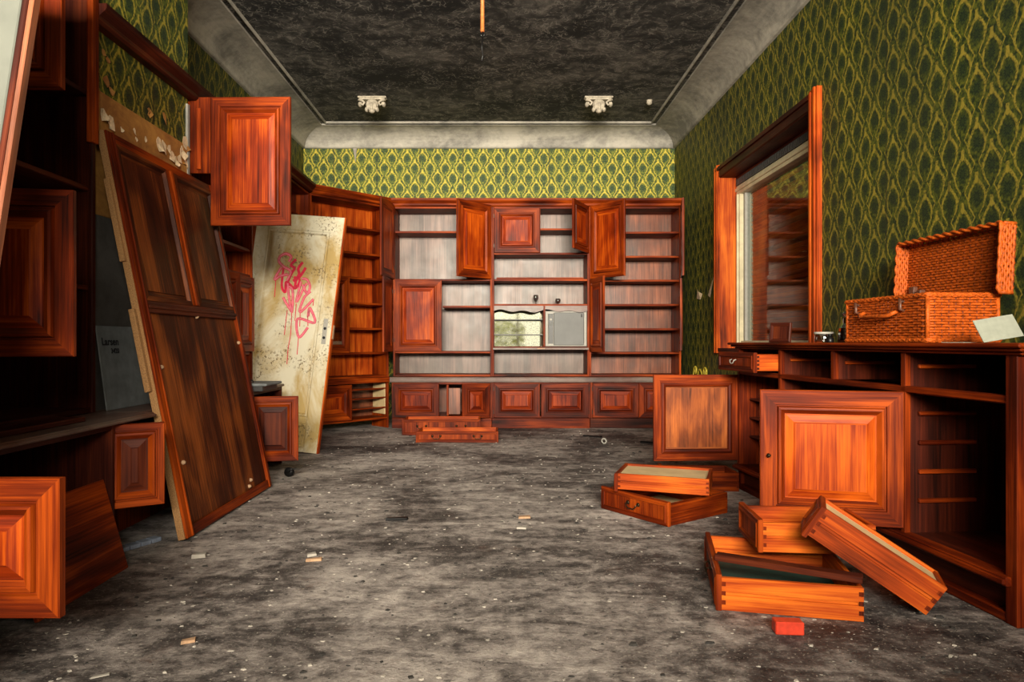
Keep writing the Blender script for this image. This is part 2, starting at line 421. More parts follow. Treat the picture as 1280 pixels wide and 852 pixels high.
def bail(parent, x, y, z, w=.075, mat='iron'):
    """swan-neck drop handle on a drawer front, facing -y"""
    hb = MB()
    P = [(-w/2, -.004, 0), (-w/2, -.018, -.002), (-w*.42, -.020, -.016), (-w*.2, -.020, -.026), (0, -.021, -.022), (w*.2, -.020, -.026), (w*.42, -.020, -.016), (w/2, -.018, -.002), (w/2, -.004, 0)]
    hb.tube(P, .0032, 6)
    for sx in (-1, 1):
        hb.lathe([(.0001, 0), (.012, .001), (.010, .005), (.0001, .007)], n=10) if 0 else None
        q = MB().lathe([(.0001, 0), (.012, 0), (.009, .005), (.0001, .006)], n=10).xf(Matrix.Translation((sx*w/2, 0, 0)) @ Matrix.Rotation(PI/2, 4, 'X'))
        b0 = len(hb.v); hb.v += q.v
        for f in q.f: hb.face([k+b0 for k in f], None, True)
    hb.xf(Matrix.Translation((x, y, z)))
    return hb.build('handle', M[mat], parent)

def drawer(parent, w, dp, h, mat_side='orange', mat_front='cherry', nh=1, over=.012, groove=True, pname='', bottom='ply', bz=.012):
    """parts of a drawer: front at y=0 facing -y, x 0..w, body back to y=dp"""
    t = .016
    mb = MB()
    rings(mb, w, h+over, [(0, .02), (0, .003), (.003, 0), (.014, 0), (.017, -.004), (.024, -.004), (.028, .004), (.029, .004)], True, 0, 0)
    rings(mb, w, h+over, [(0, .02), (.01, .02)], True)
    f = mb.build('front_panel', M[mat_front], parent); fix_normals(f)
    for k in range(nh):
        bail(f, w*(.5 if nh == 1 else (.25+.5*k)), .003, (h+over)*.58, .075 if h < .15 else .09)
    for x0 in (.006, w-.006-t):
        m = MB(); zb = .0
        if groove:
            gx = (x0, x0+t)
            o = -1 if x0 < w/2 else 1
            xa, xb = (x0+.004, x0+t) if o < 0 else (x0, x0+t-.004)
            m.box(xa, xb, .019, dp, h*.46, h*.56, 'y')
            m.box(x0, x0+t, .019, dp, zb, h*.46, 'y'); m.box(x0, x0+t, .019, dp, h*.56, h, 'y')
        else: m.box(x0, x0+t, .019, dp, zb, h, 'y')
        m.build('side_panel', M[mat_side], parent, .0015)
    bx('back_panel', M[mat_side], parent, .006+t, w-.006-t, dp-t, dp, 0, h, g='x', bevel=.0015)
    m = MB()   # dovetail keys at the two rear corners and behind the front
    for x0 in (.0052, w-.0052-.0012):
        for k in range(3):
            z = h*(.18+.28*k)
            m.box(x0, x0+.0012, .0195, .034, z, z+h*.13); m.box(x0, x0+.0012, dp-.016, dp-.001, z, z+h*.13)
    m.build('dovetail_joint', M['cherry'], parent)['kind'] = 'stuff'
    bx('bottom_panel', M[bottom], parent, .006+t, w-.006-t, .019, dp-t, bz, bz+.006, g='y', bevel=0)

def cabinet(name, label, cat, loc, rz, w, h, d, shelves=(), group=None, inner='inner', outer='cherry', t=.022, bottom=True, top=True, divs=(), zb=0.0, back=True, bot_in=0.0):
    c = thing(name, label, cat, loc, rz, group)
    bx('side_panel', M[outer], c, 0, t, 0, d, zb, h, g='z'); bx('side_panel', M[outer], c, w-t, w, 0, d, zb, h, g='z')
    if back: bx('back_panel', M[inner], c, t, w-t, d-.012, d, zb, h, g='z', bevel=0)
    if top: bx('top_panel', M[outer], c, t, w-t, 0, d-.012, h-t, h, g='x')
    if bottom: bx('bottom_panel', M[outer], c, t, w-t, bot_in, d-.012, zb, zb+t, g='x')
    for sdef in shelves:
        z, a, b = sdef if isinstance(sdef, tuple) else (sdef, t, w-t)
        bx('shelf', M[outer], c, a, b, .012, d-.012, z-.011, z+.011, g='x')
    for x, z0, z1 in divs:
        bx('partition', M[outer], c, x-.011, x+.011, .004, d-.012, z0, z1, g='z')
    return c

# ------------------------------------------------------------------ the room
XL, XR, YB, YF, ZC = -2.40, 2.17, 8.37, -2.6, 3.54
struct(MB().box(XL-.5, XR+.5, YF-.3, YB+.3, -.12, 0).build('floor', M['floor']))
struct(MB().box(XL-.4, XR+.4, YF-.3, YB+.3, ZC, ZC+.12).build('ceiling', M['ceil']))
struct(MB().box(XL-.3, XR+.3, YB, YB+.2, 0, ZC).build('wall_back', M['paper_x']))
w = MB()                                                       # right wall with two window openings
def wall_holes(mb, x0, x1, ys, z1, holes):
    y = ys[0]
    for (a, b, c, d) in sorted(holes):
        mb.box(x0, x1, y, a, 0, z1)
        if c > 0: mb.box(x0, x1, a, b, 0, c)
        mb.box(x0, x1, a, b, d, z1); y = b
    mb.box(x0, x1, y, ys[1], 0, z1)
WIN = (4.66, 6.62, .86, 2.56)
wall_holes(w, XR, XR+.3, (YF-.2, YB), ZC, [WIN, (-.9, .9, .9, 2.6)])
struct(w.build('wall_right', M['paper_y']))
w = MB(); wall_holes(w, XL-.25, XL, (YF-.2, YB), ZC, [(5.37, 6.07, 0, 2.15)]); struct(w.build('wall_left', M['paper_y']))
w = MB()
w.box(XL, -1.7, YF-.2, YF, 0, ZC); w.box(1.6, XR, YF-.2, YF, 0, ZC); w.box(-1.7, 1.6, YF-.2, YF, 0, .6); w.box(-1.7, 1.6, YF-.2, YF, 3.0, ZC)
struct(w.build('wall_rear', M['backwallpaint']))
# chimney breast between the left cabinets
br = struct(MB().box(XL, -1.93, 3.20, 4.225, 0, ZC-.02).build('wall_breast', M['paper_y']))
bx('lining_board', M['peel'], br, -1.931, -1.921, 3.21, 4.205, 1.56, 2.16, g='z')
bx('bare_plaster', M['wallplaster'], br, -1.9305, -1.9245, 3.21, 4.205, .62, 1.56, g='z', bevel=0)
bx('corner_bead', M['lightframe'], br, -1.932, -1.917, 4.195, 4.226, 1.55, 2.42)
rd = random.Random(3)
def flake(parent, y, z, s, mat='flake', x=-1.9205):
    """a torn curl of paper standing off the wall"""
    mb = MB(); n = 7; a0 = rd.uniform(0, 6)
    c = (x+.001, y, z); ring = []
    for k in range(n):
        a = a0+2*PI*k/n; r = s*rd.uniform(.45, 1)
        ring.append((x+.002+rd.uniform(0, .5)*s*(1 if math.sin(a) < 0 else .15), y+r*math.cos(a)*.8, z+r*math.sin(a)))
    i = mb.pts([c]+ring)
    j = mb.pts([(c[0]-.001, c[1], c[2])]+[(p[0]-.002, p[1], p[2]) for p in ring])
    for k in range(n):
        k2 = (k+1) % n
        mb.face((i[0], i[1+k], i[1+k2])); mb.face((j[0], j[1+k2], j[1+k])); mb.face((i[1+k], j[1+k], j[1+k2], i[1+k2]))
    mb.build('paper_flake', M[mat], parent)
for y, z, s in [(3.30, 2.02, .045), (3.36, 1.99, .05), (3.46, 1.97, .02), (3.58, 1.97, .022), (3.60, 1.93, .018), (3.70, 1.94, .02),
                (3.84, 1.93, .05), (3.90, 1.92, .05), (3.96, 1.90, .045), (4.0, 1.87, .05), (4.04, 1.84, .045), (4.09, 1.86, .04), (4.12, 1.9, .05), (4.16, 1.96, .05), (4.18, 1.84, .03), (4.05, 1.78, .03)]:
    flake(br, y, z+.03+(y-3.3)*.2, s)
for y, z, s in [(3.32, 2.36, .03), (3.36, 2.34, .028), (3.34, 2.23, .04), (3.38, 2.2, .03), (3.75, 2.22, .04), (3.92, 2.24, .04), (4.17, 2.15, .06), (4.16, 2.06, .06)]:
    flake(br, y, z, s, 'peel', -1.9305)

# cove and ceiling mouldings, swept round the room
def sweep_room(name, prof, mat, smooth=True):
    mb = MB(); R = []
    for o, z in prof:
        R.append(mb.pts([(XL+o, YF+o, z), (XR-o, YF+o, z), (XR-o, YB-o, z), (XL+o, YB-o, z)]))
    for k in range(len(R)-1):
        for j in range(4):
            j2 = (j+1) % 4; mb.face((R[k][j], R[k][j2], R[k+1][j2], R[k+1][j]), None, False)
    o = mb.build(name, M[mat]); fix_normals(o); return struct(o)
cp = [(0, 3.325), (.022, 3.33), (.03, 3.34), (.03, 3.352)]
for k in range(9):
    a = PI/2*k/8; cp.append((.03+.255*(1-math.cos(a)), 3.352+.168*math.sin(a)))
cp += [(.30, 3.52), (.30, 3.545)]
sweep_room('trim_1', cp, 'cove')
sweep_room('trim_2', [(.35, 3.545), (.35, 3.525), (.362, 3.518), (.374, 3.525), (.374, 3.545)], 'cove')
sweep_room('baseboard_1', [(-.01, .12), (.015, .12), (.02, .1), (.02, 0)], 'mahogany') if 0 else None

# ------------------------------------------------------------------ window in the right wall
wn = struct(empty('window_1'))
y0, y1, z0, z1 = WIN
def casing(name, pts0, pts1, vertical, dirs):
    pass
for (ya, yb) in ((y0-.10, y0+.015), (y1-.015, y1+.10)):
    m = MB(); m.box(XR-.035, XR+.01, ya, yb, z0-.02, z1+.11, 'z'); m.box(XR-.047, XR-.03, ya+.02, ya+.045, z0-.02, z1+.11, 'z'); m.box(XR-.05, XR-.03, yb-.045, yb-.02, z0-.02, z1+.09, 'z')
    m.build('casing', M['orange'], wn, .003)
m = MB(); m.box(XR-.030, XR+.01, y0+.016, y1+.1, z1-.015, z1+.10, 'y'); m.box(XR-.045, XR-.03, y0+.016, y1+.1, z1+.05, z1+.085, 'y'); m.build('head_casing', M['mahogany'], wn, .003)
bx('jamb', M['orange'], wn, XR-.02, XR+.24, y1-.02, y1, z0, z1, g='z'); bx('jamb', M['orange'], wn, XR-.02, XR+.24, y0, y0+.02, z0, z1, g='z')
bx('soffit', M['mahogany'], wn, XR-.02, XR+.26, y0+.02, y1-.02, z1-.02, z1, g='y')
bx('sill', M['mahogany'], wn, XR-.04, XR+.26, y0+.02, y1-.02, z0, z0+.03, g='y')
bx('blind_box', M['mahogany'], wn, XR+.135, XR+.26, y0+.02, y1-.02, 2.50, z1-.02, g='y')
mb = MB()
n = 62
for k in range(n):
    yy = y0+.03+(y1-y0-.06)*k/n; mb.box(XR+.128, XR+.136, yy, yy+.017, 2.455, 2.515)
mb.build('vent_grille', M['darkgrey'], wn)
m = MB(); m.box(XR+.14, XR+.25, y0+.02, y1-.02, 2.37, 2.455, 'y'); m.box(XR+.125, XR+.15, y0+.02, y1-.02, 2.40, 2.43, 'y'); m.build('frame_head', M['cream'], wn, .004)
for ya, yb in ((y0+.02, y0+.10), (y1-.11, y1-.02)):
    m = MB(); m.box(XR+.14, XR+.25, ya, yb, z0+.03, 2.37, 'z'); m.box(XR+.125, XR+.15, ya+.03, yb-.03, z0+.03, 2.37, 'z'); m.build('frame_stile', M['cream'], wn, .004)
bx('frame_rail', M['cream'], wn, XR+.15, XR+.25, y0+.10, y1-.11, z0+.03, z0+.10, g='y')
for ya in (y1-.155, y0+.10):
    bx('sash_stile', M['lightframe'], wn, XR+.175, XR+.225, ya, ya+.045, z0+.10, 2.37)
bx('glass_pane', M['glass'], wn, XR+.198, XR+.203, y0+.14, y1-.15, z0+.10, 2.37, bevel=0)
k = 0; z = z0+.06
while z < 2.38:
    mb = MB(); mb.box(-.004, .004, y0+.10, y1-.11, -.021, .021, 'y')
    s_ = mb.build('shutter_slat', M['orange'] if k % 4 else M['figured'], wn, .002); s_.location = (XR+.262, 0, z); s_.rotation_euler = (0, math.radians(-32), 0)
    z += .043; k += 1
bx('shutter_backing', M['darkgrey'], wn, XR+.285, XR+.298, y0, y1, z0, 2.5, bevel=0)
# rear and side windows beside and behind the viewer (frames only stand open)
w2 = struct(empty('window_2'))
for x in (-1.7, -.6, .5, 1.55):
    bx('frame_post', M['cream'], w2, x, x+.05, YF-.1, YF-.03, .6, 3.0)
bx('frame_rail', M['cream'], w2, -1.7, 1.6, YF-.1, YF-.03, .6, .65); bx('frame_rail', M['cream'], w2, -1.7, 1.6, YF-.1, YF-.03, 2.95, 3.0)
w3 = struct(empty('window_3'))
for y in (-.9, -.025, .85):
    bx('frame_post', M['cream'], w3, XR+.08, XR+.14, y, y+.05, .9, 2.6)
bx('frame_rail', M['cream'], w3, XR+.08, XR+.14, -.9, .9, .9, .95); bx('frame_rail', M['cream'], w3, XR+.08, XR+.14, -.9, .9, 2.55, 2.6)
d1 = struct(empty('door_1'))
for ya in (5.37, 6.03): bx('door_post', M['cream'], d1, XL-.25, XL+.02, ya, ya+.04, 0, 2.15)
bx('door_head', M['cream'], d1, XL-.25, XL+.02, 5.37, 6.07, 2.11, 2.15)
struct(MB().box(-30, 30, -30, 40, -.3, -.121).build('ground', M['soil']))
# hedge outside the rear window
mb = MB(); rh = random.Random(11)
for k in range(5200):
    c = Vector((rh.uniform(-4.5, .8), rh.uniform(-5.6, -4.6), 0)); top = 1.75 + .35*math.sin(c.x*1.7) - max(0, c.x+.3)*.6
    c.z = rh.uniform(-.1, top)
    a = Vector((rh.uniform(-1, 1), rh.uniform(-1, 1), rh.uniform(-1, 1))).normalized(); b = a.orthogonal().normalized()
    s_ = rh.uniform(.035, .07); n_ = a.cross(b)*.012
    i = mb.pts([c-a*s_, c+b*s_*.5+n_, c+a*s_, c-b*s_*.5+n_]); mb.face(i)
hd = mb.build('garden_hedge', M['leaf']); hd['kind'] = 'stuff'; tag(hd, 'leafy green hedge growing outside the rear window', 'hedge')

# ------------------------------------------------------------------ back wall of cabinets
DU, YU, YL = .37, 7.55, 7.45
SH3 = (.825, 1.09, 1.36, 1.63, 1.895, 2.163)
ZL = .565
U1 = cabinet('wall_cabinet', 'left tall open shelf unit on the back wall with two open grey compartments', 'cabinet', (-1.17, YU, ZL), 0, 1.10, 2.45-ZL, DU,
    [2.17-ZL, 1.637-ZL, .834-ZL, (1.34-ZL, .55, 1.078)], 'shelf units along the back wall')
door(U1, .50, .82, 1.078, 1.645-ZL, 'right', 45)
door(U1, .50, .82, .02, 1.645-ZL, 'left', 97)
door(U1, .52, .79, .022, .845-ZL, 'left', 0)
door(U1, .46, .79, .0, .845-ZL, 'left', 92, y=-.03)
U2 = cabinet('wall_cabinet', 'middle shelf unit on the back wall holding the mirror bar and the fridge', 'cabinet', (-.07, YU, ZL), 0, 1.08, 2.45-ZL, DU,
    [1.93-ZL, 1.637-ZL, 1.36-ZL, .887-ZL, (2.2-ZL, .52, 1.058)], 'shelf units along the back wall', divs=[(.525, 1.94-ZL, 2.43-ZL), (.58, .898-ZL, 1.35-ZL)])
door(U2, .50, .49, .025, 1.935-ZL, 'left', 3)
door(U2, .50, .52, 1.058, 1.93-ZL, 'right', 64)
mb = MB()      # scalloped valance
N = 44
for k in range(N):
    xa, xb = .022+1.036*k/N, .022+1.036*(k+1)/N
    f = lambda x: 1.292 - ZL + .012*math.sin((x-.02)*PI*2/.26) + .008*math.sin(x*PI*2/.52)
    P = [(xa, .005, f(xa)), (xb, .005, f(xb)), (xb, .005, 1.35-ZL), (xa, .005, 1.35-ZL)]; Q = [(x, .025, z) for x, y, z in P]
    mb.quad(*P, 'x'); mb.quad(*Q[::-1], 'x'); mb.quad(P[1], P[0], Q[0], Q[1], 'x'); 
mb.build('scalloped_valance', M['ledge'], U2)
bx('lower_flap', M['ledge'], U2, .01, 1.07, -.03, .02, .862-ZL, .885-ZL, g='x')
MB().box(.50, .585, -.032, -.026, .872-ZL, .880-ZL).build('flap_latch', M['tan'], U2)
mi = bx('mirror_back', M['mirror'], U2, .024, .568, .335, .345, .90-ZL, 1.34-ZL, bevel=0)
for z in (1.20, 1.03): bx('glass_shelf', M['darkgrey'], U2, .024, .568, .06, .33, z-ZL-.004, z-ZL+.004, bevel=0)
fr = thing('mini_fridge', 'small grey fridge built into the middle shelf unit', 'fridge', (-.07+.592, YU+.03, .8985))
bx('body', M['lightframe'], fr, 0, .465, .03, .30, 0, .395); 
m = MB(); rings(m, .465, .395, [(0, .03), (0, .012), (.006, .006), (.03, .006), (.034, .02)], False); m.build('door_frame', M['lightframe'], fr)
dr = bx('door', M['steel'], fr, .095, .432, -.002, .028, .012, .378, bevel=.006)
bx('control_strip', M['darkgrey'], fr, .038, .088, .008, .028, .02, .375)
for z, c in ((.30, 'lightframe'), (.25, 'steel'), (.34, 'steel')): MB().box(.05, .075, .002, .01, z-.012, z+.012).build('control_button', M[c], fr, .002)
MB().box(.40, .412, -.012, 0, .325, .36).build('door_catch', M['black'], dr, .003)
# broken shelf board
b = bx('loose_shelf_board', M['cherry'], None, 0, .97, 0, .26, 0, .018, g='x'); b.location = (-.02, YU+.03, 1.650); b.rotation_euler = (0, math.radians(0), 0)
tag(b, 'thin reddish board lying on the shelf above the two glasses', 'board')
# glasses
def goblet(x, y, z, prof, name, label):
    o = MB().lathe(prof, n=18).build(name, M['clear']); o.location = (x, y, z); tag(o, label, 'glass', None)
goblet(.425, YU+.16, 1.3715, [(.0001, 0), (.026, .001), (.026, .004), (.005, .008), (.004, .03), (.014, .04), (.028, .065), (.030, .09), (.026, .108), (.024, .107), (.027, .09), (.025, .066), (.004, .046), (.0001, .044)], 'wine_glass', 'stemmed wine glass standing on the shelf above the mirror')
goblet(.675, YU+.16, 1.3715, [(.0001, 0), (.02, .001), (.02, .005), (.010, .01), (.028, .025), (.033, .045), (.026, .068), (.024, .067), (.030, .045), (.026, .027), (.0001, .016)], 'brandy_glass', 'short round brandy glass on the shelf above the fridge')
U3 = cabinet('wall_cabinet', 'right tall shelf unit on the back wall with six open reddish shelves', 'cabinet', (1.01, YU, ZL), 0, 1.02, 2.45-ZL, DU,
    [z-ZL for z in SH3], 'shelf units along the back wall', inner='innerred')
door(U3, .50, .81, .022, 1.645-ZL, 'left', 52)
door(U3, .46, .80, .022, .84-ZL, 'left', 80)
door(U3, .46, .81, 1.012, 1.645-ZL, 'right', 77)
door(U3, .40, .76, 1.0, .86-ZL, 'right', 76)
# base cabinets
def base(x, w, label, inner='innerred'):
    return cabinet('base_cabinet', label, 'cabinet', (x, YL, 0), 0, w, .505, .47, (), 'base cabinets along the back wall', inner, 'cherryshaded', zb=.115)
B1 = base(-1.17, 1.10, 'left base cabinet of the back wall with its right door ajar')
door(B1, .50, .375, .022, .122, 'left', 2, mat='cherryshaded', pmat='reddark'); door(B1, .32, .375, 1.078, .122, 'right', 18, mat='cherryshaded', pmat='reddark')
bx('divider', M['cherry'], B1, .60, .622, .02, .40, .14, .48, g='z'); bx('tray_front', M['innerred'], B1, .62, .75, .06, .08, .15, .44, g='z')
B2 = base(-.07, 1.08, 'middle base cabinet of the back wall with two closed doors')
door(B2, .50, .375, .022, .122, 'left', 2, mat='cherryshaded', pmat='reddark'); door(B2, .52, .375, 1.058, .122, 'right', 0, mat='cherryshaded', pmat='reddark')
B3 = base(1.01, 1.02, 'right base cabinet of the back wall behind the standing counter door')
door(B3, .50, .375, .022, .122, 'left', 2, mat='cherryshaded', pmat='reddark'); door(B3, .47, .375, .998, .122, 'right', 0, mat='cherryshaded', pmat='reddark')
for x, w, lab in ((-1.17, 1.10, 'left'), (-.07, 1.08, 'middle'), (1.01, 1.02, 'right')):
    pk = bx('plinth_board', M['cherryshaded'] if lab != 'right' else M['mahogany'], None, x, x+w-.004, YL+.03, YL+.05, 0, .113, g='x')
    tag(pk, 'low red plinth board under the %s base cabinet of the back wall' % lab, 'plinth', 'plinth boards of the back wall')
lt = MB().box(-1.19, 2.04, YL-.02, YU+.02, .507, .563, 'x'); lt.box(-1.19, 2.04, YL-.03, YL-.015, .52, .55, 'x')
tag(lt.build('cabinet_ledge', M['ledge'], None, .004), 'dusty wooden ledge running along the top of the back base cabinets', 'ledge')

# diagonal corner cabinet
CX, CY = -1.90, 6.85
DG = cabinet('corner_cabinet', 'diagonal corner cabinet with orange shelves behind the white door', 'cabinet', (CX, CY, 0), PI/4, .97, 2.45, .30,
    [z for z in SH3], inner='orange', zb=.56)
door(DG, .43, .80, .024, .835, 'left', 0, style='glass')
bx('base_side', M['cherry'], DG, 0, .022, 0, .30, .0, .56); bx('base_side', M['cherry'], DG, .948, .97, 0, .30, .0, .56); bx('base_back', M['innerred'], DG, .02, .95, .288, .30, .1, .56, g='z')
bx('base_bottom', M['cherry'], DG, .022, .948, 0, .288, .1, .122, g='x'); bx('base_ledge', M['cherry'], DG, .0, .97, -.05, .0, .507, .563, g='x')
door(DG, .45, .375, .024, .122, 'left', 2)
for z in (.22, .33, .43): bx('tray_rail', M['cherry'], DG, .50, .945, .02, .04, z, z+.014, g='x'); bx('tray_shelf', M['innerred'], DG, .50, .945, .05, .285, z-.01, z, g='x')
bx('partition', M['ply'], DG, .935, .947, .03, .26, .15, .49, g='z')

# cornice swept along the cabinets
def sweep_line(name, pts, prof, mat, parent=None):
    mb = MB(); n = len(pts); V = [Vector(p) for p in pts]; R = []
    nr = []
    for k in range(n-1):
        d = (V[k+1]-V[k]).normalized(); nr.append(Vector((d.y, -d.x)))
    offs = []
    for k in range(n):
        if k == 0: offs.append(nr[0])
        elif k == n-1: offs.append(nr[-1])
        else:
            s_ = nr[k-1]+nr[k]; offs.append(s_/ (s_.dot(nr[k])))
    for k in range(n): R.append([(V[k].x+offs[k].x*o, V[k].y+offs[k].y*o, z) for o, z in prof])
    for k in range(n-1):
        L = (V[k+1]-V[k]).length
        for j in range(len(prof)):
            j2 = (j+1) % len(prof); i = mb.pts([R[k][j], R[k+1][j], R[k+1][j2], R[k][j2]])
            mb.face(i, [(j*.03, 0), (j*.03, L), (j*.03+.03, L), (j*.03+.03, 0)])
    mb.face(mb.pts(R[0])); mb.face(mb.pts(R[-1][::-1]))
    o = mb.build(name, M[mat], parent); fix_normals(o); return o
CORN = [(-.06, 2.452), (.004, 2.452), (.018, 2.462), (.022, 2.48), (.05, 2.505), (.055, 2.512), (.055, 2.535), (-.06, 2.535)]
cl = sweep_line('cabinet_cornice', [(-1.89, 3.185), (-1.89, CY)], CORN, 'mahogany'); tag(cl, 'dark moulded cornice running above the cabinets along the left wall', 'cornice')
cb = sweep_line('cabinet_cornice', [(CX+.01, CY+.015), (-1.205, YU), (2.04, YU)], CORN, 'cherry'); tag(cb, 'red moulded cornice along the top of the back cabinets', 'cornice')

# ------------------------------------------------------------------ left side
LX = -1.89
R90 = PI/2
NU = cabinet('tall_cabinet', 'dark tall cabinet nearest the viewer on the left with two doors swung open', 'cabinet', (LX, 2.15, .622), R90, 1.03, 2.62-.622, .48,
    [1.66-.622, 1.20-.622, 2.1-.622], inner='mahogany', outer='mahogany')
door(NU, .50, .76, .015, 1.757-.622, 'left', 88); door(NU, .50, .546, .015, .902-.622, 'left', 80, st=.066)
bx('corner_post', M['cherry'], NU, .985, 1.035, -.02, .01, 1.25, 1.998); bx('corner_post', M['mahogany'], NU, 1.0, 1.028, -.008, .01, 0, 1.25)
CU = cabinet('tall_cabinet', 'tall cabinet left of the white door with a big raised panel door swung open', 'cabinet', (LX-.035, 4.24, .622), R90, 1.09, 2.45-.622, .48,
    [1.66-.622, 1.46-.622, .86-.622], inner='innerred', outer='cherry')
door(CU, .50, .80, .022, 1.675-.622, 'left', 91, st=.072, y=-.130)
bx('hinge_stile', M['cherry'], CU, .0, .020, -.128, -.002, 2.0-.622, 2.475-.622, g='z')
door(CU, .34, .57, .32, .875-.622, 'left', 8); door(CU, .37, .57, 1.066, .875-.622, 'right', 0)
bx('split_batten', M['orange'], CU, -.018, -.001, -.075, -.05, 1.40, 1.78)
FU = cabinet('tall_cabinet', 'narrow tall cabinet in the far left corner beyond the doorway', 'cabinet', (LX-.015, 6.10, 0), R90, .745, 2.45, .48,
    [z for z in SH3], inner='orange', outer='cherry')
hb = bx('bridging_shelf', M['cherry'], None, LX-.46, LX, 5.332, 6.098, 2.30, 2.45, g='y'); tag(hb, 'red wooden box shelf bridging the gap over the left doorway', 'shelf')
# base run on the left (deeper, no plinth)
LB = -1.63
NB = cabinet('low_cabinet', 'low base cabinet at the left edge with a big open panel door', 'cabinet', (LB, 1.72, 0), R90, 1.17, .60, .72, (), inner='mahogany', outer='mahogany', zb=.0, bottom=False)
bx('floor_panel', M['mahogany'], NB, .022, 1.148, .03, .70, .213, .235, g='x')
door(NB, .50, .36, .055, .238, 'left', 90, st=.07, t=.026)
MB_ = cabinet('low_cabinet', 'low base cabinet behind the leaning wardrobe door', 'cabinet', (LB-.065, 2.895, 0), R90, 1.335, .60, .215, (), inner='cherry', outer='mahogany', bottom=False)
bx('floor_panel', M['mahogany'], MB_, .022, 1.31, .03, .20, .213, .235, g='x')
door(MB_, .235, .36, .0, .236, 'left', 58, st=.04, y=-.012, mat='cherry', pmat='mahogany')
CB = cabinet('low_cabinet', 'low base cabinet left of the white door with a narrow red door ajar', 'cabinet', (LB-.065, 4.24, 0), R90, 1.09, .60, .655, (), inner='mahogany', outer='mahogany', bottom=False)
bx('floor_panel', M['mahogany'], CB, .022, 1.07, .03, .70, .213, .235, g='x')
door(CB, .33, .44, .36, .14, 'left', 80, st=.045, mat='cherry', pmat='mahogany')
lg = MB().box(-1.885, -1.61, 1.70, 3.185, .602, .621, 'y'); lg.box(-1.625, -1.60, 1.70, 3.185, .6015, .615, 'y'); lg.box(-1.925, -1.68, 3.185, 5.34, .602, .621, 'y')
tag(lg.build('cabinet_ledge', M['ledge'], None, .004), 'grey dusty ledge along the top of the left base cabinets', 'ledge')
m = MB().box(0, .30, 0, .012, 0, 1.15, 'x'); sb = m.build('loose_slat', M['mahogany']); sb.matrix_basis = Matrix.Translation((-1.70, 1.75, .6225)) @ Matrix.Rotation(PI/2, 4, 'X') @ Matrix.Rotation(PI, 4, 'Y') if 0 else Matrix.Translation((-1.88, 1.9, .622)); 
bpy.data.objects.remove(sb)
pl = bx('loose_board', M['mahogany'], None, -1.82, -1.70, 1.85, 2.80, .6215, .642, g='y'); tag(pl, 'dark loose board lying along the near end of the left ledge', 'board')
# fallen flat board leaning inside the near base
fm = frame((-1.555, 2.30, .002), (0, 1, 0), (-.105, 0, .37))
fb = MB().box(0, .56, -.0, .016, 0, .385, 'x').build('fallen_panel', M['cherry'], None, .002); fb.matrix_basis = fm; tag(fb, 'plain reddish board leaning behind the open low door at the left', 'board')
# grey board with stencilled letters on the ledge
gb = thing('lettered_board', 'grey board with black stencilled lettering standing on the left ledge', 'board', mat=frame((-1.862, 3.235, .6215), (0, 1, 0), (-.055, 0, .41)))
bx('board', M['board'], gb, 0, .46, 0, .006, 0, .41, bevel=.004)
LT = []
for txt, sz, xx, zz in (('Larsen', .052, .03, .315), ('3420', .034, .10, .275)):
    cu = bpy.data.curves.new('lettering', 'FONT'); cu.body = txt; cu.size = sz; cu.extrude = .0006; cu.offset = .0012; cu.space_character = 1.05
    to = bpy.data.objects.new('lettering', cu); COL.objects.link(to); to.parent = gb; to.location = (xx, -.001, zz); to.rotation_euler = (PI/2, 0, 0); cu.materials.append(M['ink']); LT.append(to)
bpy.context.view_layer.update()
for to in LT:
    me = bpy.data.meshes.new_from_object(to.evaluated_get(bpy.context.evaluated_depsgraph_get())); lo = bpy.data.objects.new('lettering', me); COL.objects.link(lo)
    lo.parent = gb; lo.location = to.location; lo.rotation_euler = to.rotation_euler; bpy.data.objects.remove(to)
# big leaning wardrobe door
lp = thing('leaning_wardrobe_door', 'huge stained wooden wardrobe door leaning against the left cabinets', 'door', mat=frame((-1.486, 3.235, .012), (0, 1, -.0), (-.388, 0, 1.94)))
WW, HH, T = 1.20, 1.985, .036
m = MB(); m.box(0, WW, .004, T, 0, HH, 'z'); m.build('core_board', M['burnt'], lp)
for a in ((0, .055, 0, HH), (WW-.055, WW, 0, HH)):
    m = MB(); m.box(a[0], a[1], -.010, .004, a[2], a[3], 'z'); xx = a[1]-.014 if a[0] == 0 else a[0]; m.box(xx, xx+.014, -.017, -.008, a[2], a[3], 'z'); m.build('edge_stile', M['cherry'], lp, .003)
for z in (0, HH-.05):
    m = MB(); m.box(.055, WW-.055, -.010, .004, z, z+.05, 'x'); m.build('edge_rail', M['cherry'], lp, .003)
m = MB(); m.box(.055, WW-.055, -.014, .004, 1.10, 1.16, 'x'); m.box(.055, WW-.055, -.022, -.01, 1.12, 1.14, 'x'); m.build('cross_moulding', M['mahogany'], lp, .004)
m = MB(); m.box(WW/2-.045, WW/2+.045, -.012, .004, 1.16, HH-.05, 'z'); m.box(WW/2-.012, WW/2+.012, -.022, -.01, 1.16, HH-.05, 'z'); m.build('centre_stile', M['cherry'], lp, .004)
for x0, x1 in ((.055, WW/2-.045), (WW/2+.045, WW-.055)):
    m = MB(); R = rings(m, x1-x0, HH-.05-1.16, [(0, -.012), (.022, -.016), (.03, .002), (.05, .002), (.052, -.002), (.053, -.002)], True, x0, 1.16); o = m.build('raised_panel', M['burnt'], lp)
bx('chipboard_edge', M['chip'], lp, -.004, 0, .002, T, 0, HH, bevel=0); bx('chipboard_edge', M['chip'], lp, WW, WW+.004, .002, T, 0, HH, bevel=0)
